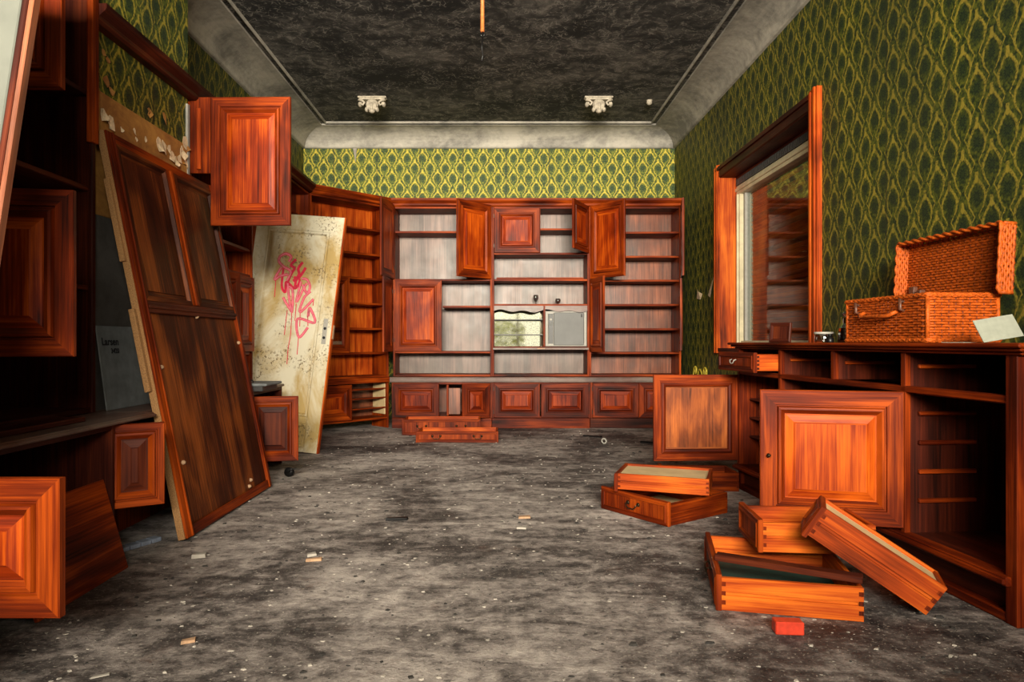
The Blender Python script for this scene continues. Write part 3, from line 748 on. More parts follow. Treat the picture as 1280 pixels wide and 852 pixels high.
bx('edge_strip', M['chip'], lp, -.03, -.004, .015, T+.006, .72, 1.12, bevel=.002); bx('edge_strip', M['chip'], lp, -.022, -.004, .014, T+.004, 1.35, 1.75, bevel=.002)
for x, z in ((.09, .83), (.6, 1.10), (.12, .35), (.86, .07), (.9, .1), (1.13, 1.45), (1.14, .95)):
    MB().lathe([(.0001, .016), (.006, .015), (.011, .008), (.012, 0)], n=8).xf(Matrix.Translation((x, .004, z)) @ Matrix.Rotation(PI/2, 4, 'X')).build('screw_cap', M['tan'], lp)
# white door with graffiti
u_dir = Vector((-1, .14, -.088)); v_dir = Vector((.098, .075, 1))
v_dir = v_dir.normalized()
wd = thing('white_panel_door', 'stained cream panel door with pink graffiti leaning at the left', 'door', mat=frame((-1.53-.80, 5.86, .075), Vector((1, -.14, -.092)), v_dir))
DW, DH = .80, 2.04
m = MB()
rings(m, DW, DH-.0, [(0, .035), (0, .002), (.002, 0), (.115, 0), (.125, .008), (.132, .008), (.14, .016), (.141, .016)], False) if 0 else None
# stiles and rails, sunken panels
m.box(0, .12, 0, .04, 0, DH, 'z'); m.box(DW-.12, DW, 0, .04, 0, DH, 'z'); m.box(.12, DW-.12, 0, .04, DH-.14, DH, 'x'); m.box(.12, DW-.12, 0, .04, .0, .04, 'x'); m.box(.12, DW-.12, 0, .04, .24, .30, 'x')
m.build('door_frame', M['doorpaint'], wd, .004)
for z0_, z1_ in ((.30, DH-.14), (.04, .24)):
    p = MB(); rings(p, DW-.24, z1_-z0_, [(0, .002), (.004, -.004), (.018, -.004), (.030, .017), (.034, .017)], True, .12, z0_); p.build('door_panel', M['doorpaint'], wd)
bx('back_board', M['doorpaint'], wd, .12, DW-.12, .028, .034, .04, DH-.14, bevel=0)
bx('edge_strip', M['orange'], wd, DW, DW+.012, 0, .042, 0, DH, bevel=.002)
bx('lock_plate', M['lightframe'], wd, DW-.075, DW-.035, -.004, .001, .93, 1.15, bevel=.004)
for z in (1.065, .985): MB().lathe([(.013, 0), (.012, .004), (.0001, .004)], n=10).xf(Matrix.Translation((DW-.055, -.003, z)) @ Matrix.Rotation(PI/2, 4, 'X')).build('keyhole', M['ink'], wd)
bx('latch', M['tan'], wd, DW+.012, DW+.018, .004, .034, .98, 1.10, bevel=.002)
def g2l(cx, cy):          # graffiti drawing units -> door plane (x, z)
    x, y = 320+cx/5.01, 290+cy/5.01
    v = (568-y)/306*DH*.985+.01; xr = 396 + (568-y)/306*34
    return DW-.012-(xr-x)/146.0, v
def stroke(parent, pts, w, mat, yy, name):
    P = []
    n = len(pts)
    for k in range(n-1):
        p0, p1, p2, p3 = (Vector(pts[max(0, min(n-1, q))]) for q in (k-1, k, k+1, k+2))
        for s_ in range(6):
            t = s_/6; P.append(.5*((2*p1)+(p2-p0)*t+(2*p0-5*p1+4*p2-p3)*t*t+(3*p1-p0-3*p2+p3)*t**3))
    P.append(Vector(pts[-1])); Q = [Vector(g2l(p.x, p.y)) for p in P]
    return Q
def ribbons(parent, strokes, wd_, mat, yy, name):
    mb = MB()
    for q, st_ in enumerate(strokes):
        Q = stroke(parent, st_[1], 0, 0, 0, ''); ww = wd_*st_[0]; L = []
        for k, p in enumerate(Q):
            t = (Q[min(k+1, len(Q)-1)]-Q[max(k-1, 0)]).normalized(); nn = Vector((-t.y, t.x))*ww
            L.append(mb.pts([(p.x+nn.x, yy-q*.00005, p.y+nn.y), (p.x-nn.x, yy-q*.00005, p.y-nn.y)]))
        for k in range(len(L)-1): mb.face((L[k][0], L[k+1][0], L[k+1][1], L[k][1]))
    mb.build(name, M[mat], parent)
G = [(1, [(185, 165), (200, 130), (165, 112), (125, 135), (120, 170), (150, 200), (200, 230), (175, 290)]),
     (1, [(135, 205), (90, 290), (130, 265), (180, 250)]), (1, [(235, 145), (200, 185), (225, 205), (205, 240), (180, 300)]),
     (1, [(280, 160), (250, 205), (255, 240), (235, 290), (230, 330)]), (1, [(300, 195), (260, 260), (215, 290)]),
     (.9, [(150, 210), (140, 330), (165, 370), (170, 300), (230, 340), (260, 280), (220, 265)]),
     (.9, [(180, 310), (190, 400), (210, 500), (215, 360), (190, 330)]), (.9, [(150, 405), (170, 440), (205, 490)]),
     (.9, [(270, 290), (240, 430), (290, 330), (310, 300)]), (.9, [(275, 270), (310, 275), (330, 320), (310, 365), (280, 310)]),
     (.9, [(335, 350), (290, 400), (265, 495), (355, 400)]), (.9, [(330, 460), (320, 520), (330, 460), (365, 555), (250, 540), (260, 660), (320, 590)])]
DR = [(1, [(100, 290), (92, 410)]), (1, [(180, 490), (172, 560), (163, 655)]), (1, [(210, 500), (205, 640), (190, 740), (183, 845)]), (1, [(240, 440), (232, 555)]), (1, [(258, 660), (250, 775)]), (1, [(318, 520), (320, 580)]), (1, [(267, 495), (265, 590)]), (1, [(355, 400), (352, 445)])]
ribbons(wd, G, .0125, 'crimson', .0162, 'graffiti_outline'); ribbons(wd, G[:6], .0085, 'crimson', .0152, 'graffiti_fill'); ribbons(wd, G[6:]+G[:2], .0078, 'pink', .0144, 'graffiti_fill')
ribbons(wd, DR, .0035, 'crimson', .0158, 'graffiti_drip')
# graffiti lies partly over the sunken panel: a thin backing keeps it on the painted face
# pale door at the extreme left edge
ed = thing('edge_door', 'pale painted door with dark edge leaning at the far left edge of view', 'door', mat=frame((-2.105, 1.60, .085), Vector((1, .03, -.11)), Vector((.115, .06, 1))))
bx('leaf', M['greypaint'], ed, 0, .70, 0, .03, 0, 2.05, bevel=.003); bx('edge_lipping', M['mahogany'], ed, .70, .715, .002, .03, 0, 2.05); bx('edge_lipping', M['innerred'], ed, .715, .728, .004, .032, 0, 2.05)
# dark tray resting on the ledge
tr = thing('metal_tray_box', 'dark box with a lid and small handle on the ledge by the white door', 'box', (-1.83, 4.50, .6215))
bx('box_body', M['darkgrey'], tr, 0, .27, 0, .30, 0, .035); bx('lid', M['board'], tr, -.01, .30, -.012, .312, .035, .052, bevel=.006)
MB().tube([(.12, .10, .05), (.12, .10, .068), (.17, .10, .068), (.17, .10, .05)], .004, 6).build('lid_handle', M['black'], tr)
# castor debris on the floor below
cs = thing('loose_castor', 'black furniture castor lying on the floor by the white door', 'castor', (-1.47, 4.78, 0))
MB().lathe([(.0001, -.015), (.032, -.015), (.036, 0), (.032, .015), (.0001, .015)], n=14).xf(Matrix.Translation((0, 0, .036)) @ Matrix.Rotation(PI/2, 4, 'X')).build('wheel', M['black'], cs)
MB().tube([(0, -.02, .036), (.02, -.03, .06), (.05, 0, .062)], .007, 6).build('fork', M['black'], cs); bx('mount_plate', M['darkgrey'], cs, .03, .085, -.03, .03, .058, .064)
tl = thing('blue_tile_strip', 'strip of small pale blue tiles on the floor under the left cabinets', 'tile', (-1.72, 3.0, .001), math.radians(65))
for k in range(5): bx('tile', M['bluetile'], tl, .055*k, .055*k+.05, 0, .05, 0, .02, bevel=.003)

# ------------------------------------------------------------------ counter on the right
cph = math.radians(-90+4.5)
CT = Matrix.Translation((1.560, 4.42, 0)) @ Matrix.Rotation(cph, 4, 'Z')
def cpos(x, y, z): return CT @ Vector((x, y, z))
CN = thing('sideboard', 'long red sideboard counter along the right wall with drawers missing', 'sideboard', (1.560, 4.42, 0), cph)
CW, CD = 2.17, .43
HT = .905
for x in (0, .565, 1.10, 1.60, 2.14):
    pass
bx('side_panel', M['cherryshaded'], CN, 0, .025, 0, CD, .0, HT, g='z'); bx('side_panel', M['cherryshaded'], CN, CW-.025, CW, 0, CD, 0, HT, g='z')
bx('back_panel', M['mahogany'], CN, .025, CW-.025, CD-.012, CD, .12, HT, g='z', bevel=0)
bx('front_post', M['cherryshaded'], CN, CW-.045, CW+.004, -.012, .02, 0, HT, g='z'); bx('front_post', M['cherryshaded'], CN, -.004, .03, -.008, .02, .12, HT)
for x in (.555, 1.085, 1.60):
    bx('partition', M['innerdark'], CN, x-.011, x+.011, .004, CD-.012, .13 if x != 1.085 else .765, HT, g='z')
    bx('front_stile', M['cherryshaded'], CN, x-.014, x+.014, -.006, .02, .13 if x != 1.085 else .765, HT, g='z')
bx('drawer_rail', M['cherryshaded'], CN, .03, CW-.045, -.006, .03, .742, .768, g='x')
bx('bottom_panel', M['innerdark'], CN, .025, CW-.025, .03, CD-.012, .14, .16, g='x')
m = MB(); m.box(.0, CW-.02, -.03, .03, .128, .162, 'x'); m.box(.0, CW-.02, -.042, -.025, .135, .155, 'x'); m.build('bottom_rail', M['cherryshaded'], CN, .004)
bx('kick_board', M['mahogany'], CN, .0, CW-.02, .03, .05, .0, .13, g='x'); m = MB(); m.box(.0, CW-.02, -.01, .03, 0, .035, 'x'); m.build('base_moulding', M['cherryshaded'], CN, .004)
bx('drawer_divider_floor', M['mahogany'], CN, .025, CW-.025, .03, CD-.012, .735, .742, g='x')
# drawer runners on the partitions (seen from the near side)
for z in (.84, ): 
    for x in (.566, 1.096, 1.611): bx('drawer_runner', M['orange'], CN, x, x+.014, .05, .30, z, z+.016, g='y')
for z in (.645, .525, .405, .285): bx('drawer_runner', M['cherryshaded'], CN, 1.611, 1.626, .05, .30, z, z+.018, g='y')
for z in (.58, .46, .34): bx('cabinet_shelf', M['innerdark'], CN, .03, .54, .06, CD-.02, z-.006, z+.006, g='x')
for z in (.56, .20): 
    m = MB(); m.box(CW-.062, CW-.046, .03, .05, z, z+.06); m.box(CW-.085, CW-.06, .034, .042, z-.02, z+.035); m.build('lock_fitting', M['lightframe'], CN, .003)
door(CN, .56, .565, 1.588, .178, 'right', 71, st=.075, t=.026, knob=True)
d2 = door(CN, .56, .555, .012, .182, 'left', 92, st=.05, style='flat', knob=False, mat='cherry', pmat='figured')
# inner moulding on the rear face of door 2
m = MB(); rings(m, .46, .455, [(0, 0), (0, .012), (.012, .016), (.024, .012), (.028, .003)], False, .05, .05); o = m.build('inner_moulding', M['cherryshaded'], d2)
# drawer pulled out of the far bay
dd = empty('drawer', CN); dd.location = (.035, -.15, .773)
f_ = MB(); rings(f_, .505, .115, [(0, .02), (0, .003), (.003, 0), (.018, 0), (.021, -.004), (.028, -.004), (.032, .004), (.033, .004)], True); f_ = f_.build('front_panel', M['cherryshaded'], dd); fix_normals(f_)
hh = MB().tube([(.22, -.004, .07), (.22, -.018, .066), (.232, -.02, .05), (.25, -.02, .044), (.268, -.02, .05), (.28, -.018, .066), (.28, -.004, .07)], .003, 6).build('ring_handle', M['lightframe'], dd)
bx('side_panel', M['orange'], dd, .49, .503, .02, .36, .01, .105, g='y'); bx('side_panel', M['orange'], dd, .0, .013, .02, .36, .01, .105, g='y'); bx('bottom_panel', M['ply'], dd, .013, .49, .02, .36, .018, .024, g='y')
m = MB()
for k in range(4): m.box(.5025, .5045, .021, .034, .018+.022*k, .03+.022*k)
m.build('dovetail_joint', M['mahogany'], dd)['kind'] = 'stuff'
# top
ct = thing('counter_top', 'long red moulded counter top of the right sideboard', 'counter', (1.560, 4.42, 0), cph)
m = MB(); m.box(-.05, CW+.06, -.055, CD+.005, .930, .946, 'x'); m.box(-.035, CW+.05, -.04, CD, .918, .930, 'x'); m.box(-.015, CW+.03, -.02, CD, HT+.001, .918, 'x'); m.build('top_board', M['cherryshaded'], ct, .005)
ZT = .9465
# basket
bk = thing('wicker_hamper', 'open orange wicker picnic hamper standing on the right counter', 'basket', cpos(1.05, .095, ZT+.004), cph)
BW, BD, BH = .56, .31, .195
def rect_path(x0, x1, y0, y1, z, step, ph, amp, closed=True):
    P = []; c = [(x0, y0), (x1, y0), (x1, y1), (x0, y1)]; nn = [(0, -1), (1, 0), (0, 1), (-1, 0)]; idx = 0
    for s_ in range(4):
        a, b = Vector(c[s_]), Vector(c[(s_+1) % 4]); L = (b-a).length; n = max(2, int(L/step))
        for k in range(n):
            p = a.lerp(b, k/n); o = amp*(1 if (idx+ph) % 2 else -1); idx += 1
            if k == 0: o = 0
            P.append((p.x+nn[s_][0]*o, p.y+nn[s_][1]*o, z))
    P.append(P[0]); return P
mb = MB()
nr = 15
for k in range(nr): mb.tube(rect_path(0, BW, 0, BD, .02+k*(BH-.035)/(nr-1), .030, k, .0045), .0058, 5, False)
wv = mb.build('woven_cane', M['wick'], bk); wv['kind'] = 'stuff'
mb = MB()
for (a, b, n) in (((0, 0), (BW, 0), 20), ((BW, 0), (BW, BD), 10), ((BW, BD), (0, BD), 24), ((0, BD), (0, 0), 10)):
    for k in range(n+1):
        p = Vector(a).lerp(Vector(b), k/n); mb.tube([(p.x, p.y, .005), (p.x, p.y, BH)], .0035, 5, False)
st_ = mb.build('upright_stakes', M['wickdark'], bk); st_['kind'] = 'stuff'
for z, r, nm in ((.006, .009, 'base_rim'), (BH, .009, 'top_rim')):
    mb = MB()
    for ph in (0, 1, 2):
        P = rect_path(-.002, BW+.002, -.002, BD+.002, z, .012, 0, 0); Q = []
        for k, p in enumerate(P): 
            a = k*.8+ph*2*PI/3; q = Vector(p); dx, dy = (q.x-BW/2)/BW, (q.y-BD/2)/BD
            q += Vector((math.copysign(.006*math.cos(a), dx) if abs(dx) > .48 else 0, math.copysign(.006*math.cos(a), dy) if abs(dy) > .48 else 0, .006*math.sin(a))); Q.append(q)
        mb.tube(Q, .006, 5, False)
    mb.build(nm, M['wick'], bk)
for x in (0, BW):
    for y in (0, BD): MB().tube([(x, y, 0), (x, y, BH)], .009, 6).build('corner_post', M['wick'], bk)
bx('base', M['wickdark'], bk, .0, BW, 0, BD, .0, .012, bevel=0)
hp = [(.15, -.01, .135), (.15, -.035, .125), (.17, -.04, .115), (.37, -.04, .115), (.39, -.035, .125), (.39, -.01, .135)]
MB().tube(hp, .009, 8).build('front_handle', M['wick'], bk)
for x in (.10, .42):
    MB().tube([(x, -.005, BH-.02), (x, -.022, BH-.01), (x, -.022, BH-.055), (x, -.005, BH-.06), ], .007, 6).build('leather_loop', M['leather'], bk)
lid = empty('lid', bk); lid.matrix_basis = Matrix.Translation((-.02, BD+.012, BH+.005)) @ Matrix.Rotation(math.radians(-3), 4, 'X')
LW, LH, LD = .64, .285, .055
mb = MB(); nr = 22
for k in range(nr):
    z = .012+k*(LH-.024)/(nr-1); mb.tube([(LW*j/38, .004*(1 if (j+k) % 2 else -1), z) for j in range(39)], .0068, 5, False)
for k in range(5):
    y = -LD*(k+.5)/5
    for (a, b) in (((0, 0), (0, LH)), ((LW, 0), (LW, LH)), ((0, LH), (LW, LH))):
        n = 16 if a[0] == b[0] else 38; mb.tube([((a[0]+(b[0]-a[0])*j/n), y, (a[1]+(b[1]-a[1])*j/n)+.003*(1 if (j+k) % 2 else -1)) if a[0] != b[0] else (a[0]+.003*(1 if (j+k) % 2 else -1), y, a[1]+(b[1]-a[1])*j/n) for j in range(n+1)], .0062, 5, False)
o = mb.build('woven_panel', M['wick'], lid); o['kind'] = 'stuff'
mb = MB()
for j in range(20): mb.tube([(LW*j/19, 0, 0), (LW*j/19, 0, LH)], .004, 5, False)
o = mb.build('lid_stakes', M['wickdark'], lid); o['kind'] = 'stuff'
mb = MB()
for ph in (0, PI):
    P = []
    for (a, b) in (((0, 0), (0, LH)), ((0, LH), (LW, LH)), ((LW, LH), (LW, 0))):
        n = int((Vector(b)-Vector(a)).length/.013)
        for k in range(n): 
            q = Vector(a).lerp(Vector(b), k/n); an = len(P)*.8+ph; P.append((q.x, -LD-.006+.006*math.cos(an), q.y+.006*math.sin(an)))
    P.append((LW, -LD, 0)); mb.tube(P, .007, 5, False)
mb.build('lid_rim', M['wick'], lid)
for z in (.0, LH):
    for x in (0, LW): MB().tube([(x, 0, z), (x, -LD, z)], .008, 6).build('lid_corner', M['wick'], lid)
MB().box(.05, .09, -.03, -.008, -.005, .07).build('leather_strap', M['leather'], lid, .004)
MB().box(.12, .15, -.04, -.012, -.01, .05).build('leather_strap', M['leather'], lid, .004)
# glass jars, card, small frame
j1 = cpos(.80, .115, ZT)
jar = thing('glass_jar', 'low round clear glass jar on the counter beside the window casing', 'jar', j1)
MB().lathe([(.0001, .004), (.040, .004), (.046, .003), (.047, .006), (.047, .054), (.044, .056), (.043, .052), (.043, .008), (.0001, .008)], n=22).build('jar_body', M['clear'], jar)
MB().lathe([(.0475, .045), (.049, .046), (.049, .055), (.0475, .056)], n=22).build('jar_rim', M['lightframe'], jar)
sp_ = thing('ink_bottle', 'small dark bottle between the glass jar and the hamper', 'bottle', cpos(.875, .105, ZT))
MB().lathe([(.0001, 0), (.019, 0), (.020, .004), (.020, .022), (.010, .030), (.010, .034), (.0001, .034)], n=14).build('bottle_body', M['black'], sp_); MB().lathe([(.011, .033), (.012, .034), (.012, .044), (.0001, .045)], n=12).build('stopper', M['black'], sp_)
dc = thing('crystal_decanter', 'tall faceted crystal decanter beside the wicker hamper', 'decanter', cpos(.90, .175, ZT))
o = MB(); o.lathe([(.0001, 0), (.036, 0), (.038, .01), (.034, .05), (.030, .075), (.014, .10), (.012, .125), (.017, .13), (.0001, .131)], n=9); o.sm = [False]*len(o.f); o.build('decanter_body', M['crystal'], dc)
o = MB(); o.lathe([(.0001, .131), (.010, .134), (.017, .150), (.0001, .165)], n=7); o.sm = [False]*len(o.f); o.build('stopper', M['crystal'], dc)
cd = MB().box(0, .15, 0, .004, 0, .088, 'x').build('grey_card', M['paper'], None, .0008); cd.matrix_basis = frame((1.80, 2.52, ZT+.001), (1, -.05, 0), (-.10, .45, .9)) @ Matrix(((1, 0, -.35, 0), (0, 1, 0, 0), (0, 0, 1, 0), (0, 0, 0, 1)))
tag(cd, 'pale grey card leaning askew on the counter in front of the hamper', 'card')
cd2 = MB().box(-.07, .09, -.05, .03, 0, .002).build('flat_card', M['paper']); cd2.matrix_basis = Matrix.Translation(cpos(1.78, .10, ZT)) @ Matrix.Rotation(.5, 4, 'Z'); tag(cd2, 'flat sheet of card lying on the counter beside the hamper', 'card')
pf = thing('picture_frame', 'small dark picture frame leaning at the far end of the counter', 'frame', mat=CT @ frame((.07, .17, ZT+.001), (.85, .45, 0), (-.06, .10, 1)))
m = MB(); rings(m, .15, .125, [(0, .012), (0, 0), (.006, -.004), (.018, 0), (.022, .006)], False); m.build('frame_moulding', M['mahogany'], pf); bx('picture', M['mahogany'], pf, .004, .146, .006, .012, .004, .121, g='z', bevel=0)
# added scroll shapes for a sunlit wallpaper figure low on the right wall
ysc = thing('sunlit_wallpaper_scroll', 'small yellow scroll shape for a sunlit wallpaper figure low on the right wall behind the standing door', 'ornament', (XR-.012, 7.28, .60))
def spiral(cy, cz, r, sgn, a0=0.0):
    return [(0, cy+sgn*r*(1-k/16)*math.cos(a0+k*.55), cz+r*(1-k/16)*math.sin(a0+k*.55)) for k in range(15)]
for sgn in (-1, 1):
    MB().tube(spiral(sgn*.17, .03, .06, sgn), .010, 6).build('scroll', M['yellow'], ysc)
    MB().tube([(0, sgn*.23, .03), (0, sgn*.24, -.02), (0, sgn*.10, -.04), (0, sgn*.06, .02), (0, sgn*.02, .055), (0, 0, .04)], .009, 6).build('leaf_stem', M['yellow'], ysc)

# ------------------------------------------------------------------ loose drawers
def loose(label, mat, w, dp, h, **kw):
    t = thing('loose_drawer', label, 'drawer', mat=mat, group='loose drawers on the floor'); drawer(t, w, dp, h, **kw); return t
loose('open drawer flat on the floor at the lower right with a green bottom', frame((.893, 2.94, .001), (-.226, -.975, 0), (0, 0, 1)), .55, .48, .116, bottom='baize')
loose('drawer resting on the rear rim of the lower right drawer', frame((1.040, 2.945, .1305), (-.10, -1, 0), (0, 0, 1)), .30, .44, .115, nh=0)
L_ = Vector((.77, -.35, -.53)).normalized(); XD_ = Vector((.414, .910, 0)); P_ = L_.cross(XD_)
loose('upside down drawer sloping down to the floor at the lower right', frame(Vector((1.164, 2.45, .358)), XD_, -P_), .20, .455, .118, nh=0)
loose('dark red drawer flat on the floor in the middle with an ornate handle', frame((.584, 3.88, .001), (.58, -.815, 0), (0, 0, 1)), .49, .50, .115, mat_side='cherry', mat_front='cherry')
loose('upside down drawer with pale bottom lying across the dark red drawer', frame((.635, 3.735, .2275), (.34, .92, 0), (0, 0, -1)), .35, .50, .086, nh=0)
loose('drawer lying on the floor behind the pale bottomed drawer', frame((1.075, 4.60, .001), (-.03, -1, 0), (0, 0, 1)), .28, .46, .118, mat_side='cherry')
loose('shallow two handled drawer on the floor before the back cabinets', frame((-.78, 6.41, .001), (1, 0, 0), (0, 0, 1)), .78, .42, .092, nh=2)
loose('two handled drawer standing behind the shallow drawer at the back', frame((-.98, 6.90, .001), (1, .02, 0), (0, 0, 1)), .80, .40, .150, nh=2)
dp_ = MB().box(0, .49, 0, .05, 0, .022, 'x').build('dark_plank', M['mahogany'], None, .002); dp_.matrix_basis = frame((.81, 2.55, .1295), (.40, -.235, 0), (0, 0, 1)); tag(dp_, 'dark narrow plank lying across the open lower right drawer', 'plank')
rb = bx('red_block', M['redpaint'], None, -.045, .045, -.022, .022, 0, .042, bevel=.003); rb.location = (.945, 2.22, .001); rb.rotation_euler = (0, 0, -.08); tag(rb, 'small bright red wooden block on the floor in front of the drawers', 'block')

# ------------------------------------------------------------------ ceiling fittings
def corbel(x, label):
    c = thing('plaster_corbel', label, 'ornament', (x, 7.2, ZC), 0, 'plaster corbels on the ceiling')
    m = MB()
    P = [(-.145, 0), (.145, 0), (.12, -.035), (-.12, -.035)]
    m.box(-.15, .15, -.04, .04, -.018, 0); m.box(-.135, .135, -.035, .04, -.035, -.018); m.build('abacus', M['plaster'], c, .004)
    def blob(cx, cz, rx, rz_, ry=.04, cy=-.02, n=10):
        b = MB(); R = []
        for i in range(1, 6):
            th = PI*i/6; R.append(b.pts([(cx+rx*math.sin(th)*math.cos(2*PI*j/n), cy-ry*math.sin(th)*math.sin(2*PI*j/n), cz+rz_*math.cos(th)) for j in range(n)]))
        t = b.pts([(cx, cy, cz+rz_), (cx, cy, cz-rz_)])
        for i in range(4):
            for j in range(n): b.face((R[i][j], R[i+1][j], R[i+1][(j+1) % n], R[i][(j+1) % n]), None, True)
        for j in range(n): b.face((t[0], R[0][j], R[0][(j+1) % n]), None, True); b.face((t[1], R[4][(j+1) % n], R[4][j]), None, True)
        return b
    blob(0, -.085, .072, .058).build('shell', M['plaster'], c)
    for k in range(5):
        a = (k-2)*.45; blob(math.sin(a)*.05, -.10-.012*math.cos(a), .014, .05, .02, -.05).build('shell_rib', M['plaster'], c)
    blob(0, -.150, .035, .028).build('drop', M['plaster'], c)
    for sx in (-1, 1):
        m = MB(); m.tube([(sx*.14, -.03, -.04), (sx*.10, -.045, -.05), (sx*.075, -.05, -.075), (sx*.09, -.05, -.10), (sx*.115, -.045, -.09), (sx*.11, -.04, -.07)], .012, 6).build('scroll', M['plaster'], c)
        blob(sx*.125, -.085, .022, .028).build('leaf', M['plaster'], c)
        blob(sx*.055, -.14, .02, .026).build('leaf', M['plaster'], c)
corbel(-1.335, 'carved plaster corbel under the sooty ceiling on the left')
corbel(1.06, 'carved plaster corbel under the sooty ceiling on the right')
kn = MB().lathe([(.0001, -.05), (.018, -.046), (.03, -.03), (.028, -.008), (.034, 0)], n=12).build('ceiling_knob', M['plaster']); kn.location = (1.62, 7.3, ZC); tag(kn, 'small white porcelain knob on the ceiling beside the right corbel', 'knob')
pp = thing('hanging_pipe', 'thin orange rusty pipe hanging from the middle of the ceiling', 'pipe', (-.094, 4.0, ZC))
MB().tube([(0, 0, 0), (0, 0, -.77)], .0115, 10).build('pipe', M['pipe'], pp); MB().lathe([(.05, 0), (.045, -.02), (.014, -.03)], n=14).build('ceiling_rose', M['plaster'], pp)
MB().tube([(.0, 0, -.765), (.012, 0, -.785), (.0, 0, -.81), (-.008, 0, -.79), (0, 0, -.775)], .005, 6).build('hook', M['black'], pp)
MB().tube([(.003, 0, -.80), (-.004, 0, -.86), (.002, .01, -.90), (-.004, 0, -.94)], .0045, 5).build('wire', M['black'], pp)

# torn wallpaper scraps on the right wall and the plaster drip on the back wall
def scrap(name, pts, th, mat, label, cat, axis='x', base=XR):
    mb = MB(); a = [(base-th*(1.0 if k % 2 else .25)-.002, y, z) for k, (y, z) in enumerate(pts)]; b = [(p[0]+.0015, p[1], p[2]) for p in a]
    i = mb.pts(a); j = mb.pts(b); mb.face(i); mb.face(j[::-1]); n = len(pts)
    for k in range(n): mb.face((i[k], j[k], j[(k+1) % n], i[(k+1) % n]))
    o = mb.build(name, M[mat]); tag(o, label, cat); return o
scrap('paper_scrap', [(7.02, 1.43), (6.90, 1.40), (6.84, 1.60)], .02, 'flake', 'torn pale triangle of wallpaper peeling beside the window', 'scrap')
scrap('paper_scrap', [(7.42, 1.42), (7.25, 1.40), (7.22, 1.46), (7.33, 1.49), (7.40, 1.52)], .015, 'flake', 'small torn pale wallpaper patch left of the triangle', 'scrap')
m = MB(); i = m.pts([(-1.79, YB-.012, 3.34), (-1.74, YB-.012, 3.34), (-1.758, YB-.006, 3.16), (-1.79, YB-.001, 3.34), (-1.74, YB-.001, 3.34), (-1.758, YB-.001, 3.16)])
for f in ((0, 2, 1), (3, 4, 5), (0, 1, 4, 3), (1, 2, 5, 4), (2, 0, 3, 5)): m.face([i[k] for k in f])
tag(m.build('plaster_drip', M['chips_light']), 'white plaster drip running down the back wallpaper', 'drip')

# ------------------------------------------------------------------ debris
def crumbs(name, n, mat, label, smin, smax, seed):
    r = random.Random(seed); mb = MB()
    for _ in range(n):
        y = 1.5 + 5.9*r.random()**1.1; x = r.uniform(-1.5, 1.55)
        s_ = smin+(smax-smin)*r.random()**5; h = s_*r.uniform(.15, .5); k = r.choice((4, 5)); a0 = r.uniform(0, 6); e = r.uniform(.4, 1)
        top = []; bot = []
        for j in range(k):
            a = a0+2*PI*j/k; q = s_*r.uniform(.6, 1); bot.append((x+q*math.cos(a), y+q*e*math.sin(a), 0)); top.append((x+q*.75*math.cos(a), y+q*.75*e*math.sin(a), h*r.uniform(.6, 1)))
        i = mb.pts(bot); t = mb.pts(top); mb.face(t)
        for j in range(k): mb.face((i[j], i[(j+1) % k], t[(j+1) % k], t[j]))
    o = mb.build(name, M[mat]); o['kind'] = 'stuff'; tag(o, label, 'debris')
crumbs('plaster_crumbs', 3600, 'chips_light', 'scattered pale plaster crumbs over the dirty floor', .0016, .012, 5)
crumbs('dirt_crumbs', 1800, 'chips_dark', 'scattered dark dirt crumbs over the dirty floor', .003, .02, 6)
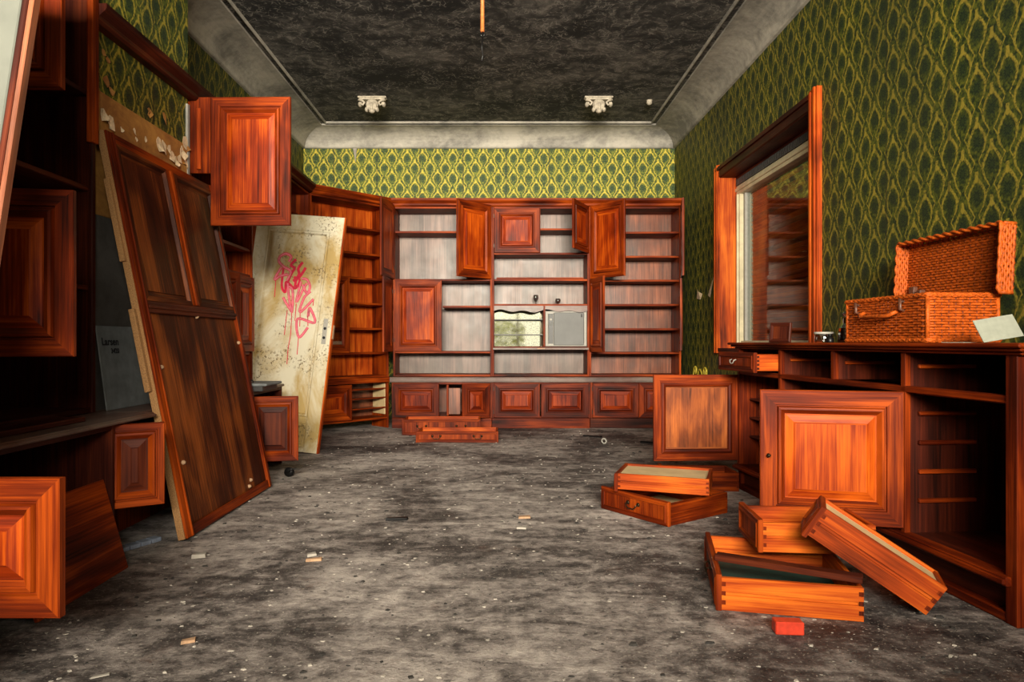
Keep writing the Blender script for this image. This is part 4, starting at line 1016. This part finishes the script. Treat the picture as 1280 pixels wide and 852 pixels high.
def scrapbox(name, label, loc, rz, dims, mat, cat='scrap'):
    x, y, z = dims; mb = MB(); i = mb.pts([(-x, -y, 0), (x*.9, -y*.8, 0), (x, y, 0), (-x*.8, y*.7, 0), (-x*.95, -y*.9, z), (x*.85, -y*.8, z*.8), (x*.95, y*.9, z), (-x*.8, y*.65, z*.9)])
    for f in ((0, 3, 2, 1), (4, 5, 6, 7), (0, 1, 5, 4), (1, 2, 6, 5), (2, 3, 7, 6), (3, 0, 4, 7)): mb.face([i[k] for k in f])
    o = mb.build(name, M[mat]); o.location = (loc[0], loc[1], .001); o.rotation_euler = (0, 0, rz); tag(o, label, cat)
def fl(px, py): d = 850*.95/(py-427); return ((px-623)/850*d, d)
scrapbox('wood_chip', 'tan wooden chip on the open floor left of centre', (-.80, 2.95), .2, (.035, .012, .012), 'tan')
scrapbox('wood_chip', 'flat tan wood scrap on the floor left of the stacked drawers', (.14, 3.67), .1, (.035, .02, .01), 'tan')
scrapbox('plaster_chip', 'white plaster chip beside the tan chip on the floor', (-.83, 3.02), .5, (.022, .016, .012), 'chips_light')
scrapbox('plaster_chip', 'oval pale plaster chip in front of the flat tan wood scrap', (.12, 3.46), -.2, (.025, .016, .01), 'chips_light')
scrapbox('black_stick', 'short black broken stick in the middle of the floor', (-.54, 3.62), .1, (.06, .012, .016), 'black')
scrapbox('black_rod', 'black angled metal rod on the floor before the middle base cabinet', (.94, 6.80), -.5, (.10, .012, .014), 'black')
scrapbox('black_rod', 'black thin rod lying beside the standing counter door', (1.42, 6.35), -.6, (.10, .010, .02), 'black')
scrapbox('plaster_chip', 'cream plaster chip on the floor at the lower left', (-.98, 2.15), .4, (.022, .012, .01), 'tan')
scrapbox('paper_shred', 'white paper shred on the floor at the lower left corner', (-1.13, 1.93), .5, (.025, .006, .004), 'chips_light')
scrapbox('plaster_lump', 'grey plaster lump near the foot of the leaning door', (-1.32, 3.0), .3, (.03, .02, .018), 'chips_light')
rg = MB().lathe([(.016, 0), (.028, .002), (.030, .008), (.024, .012), (.016, .009), (.016, 0)], n=14).build('metal_ring', M['lightframe']); rg.location = (.98, 6.32, .028); rg.rotation_euler = (1.2, 0, .3); tag(rg, 'small pale metal ring on the floor before the right base cabinet', 'ring')
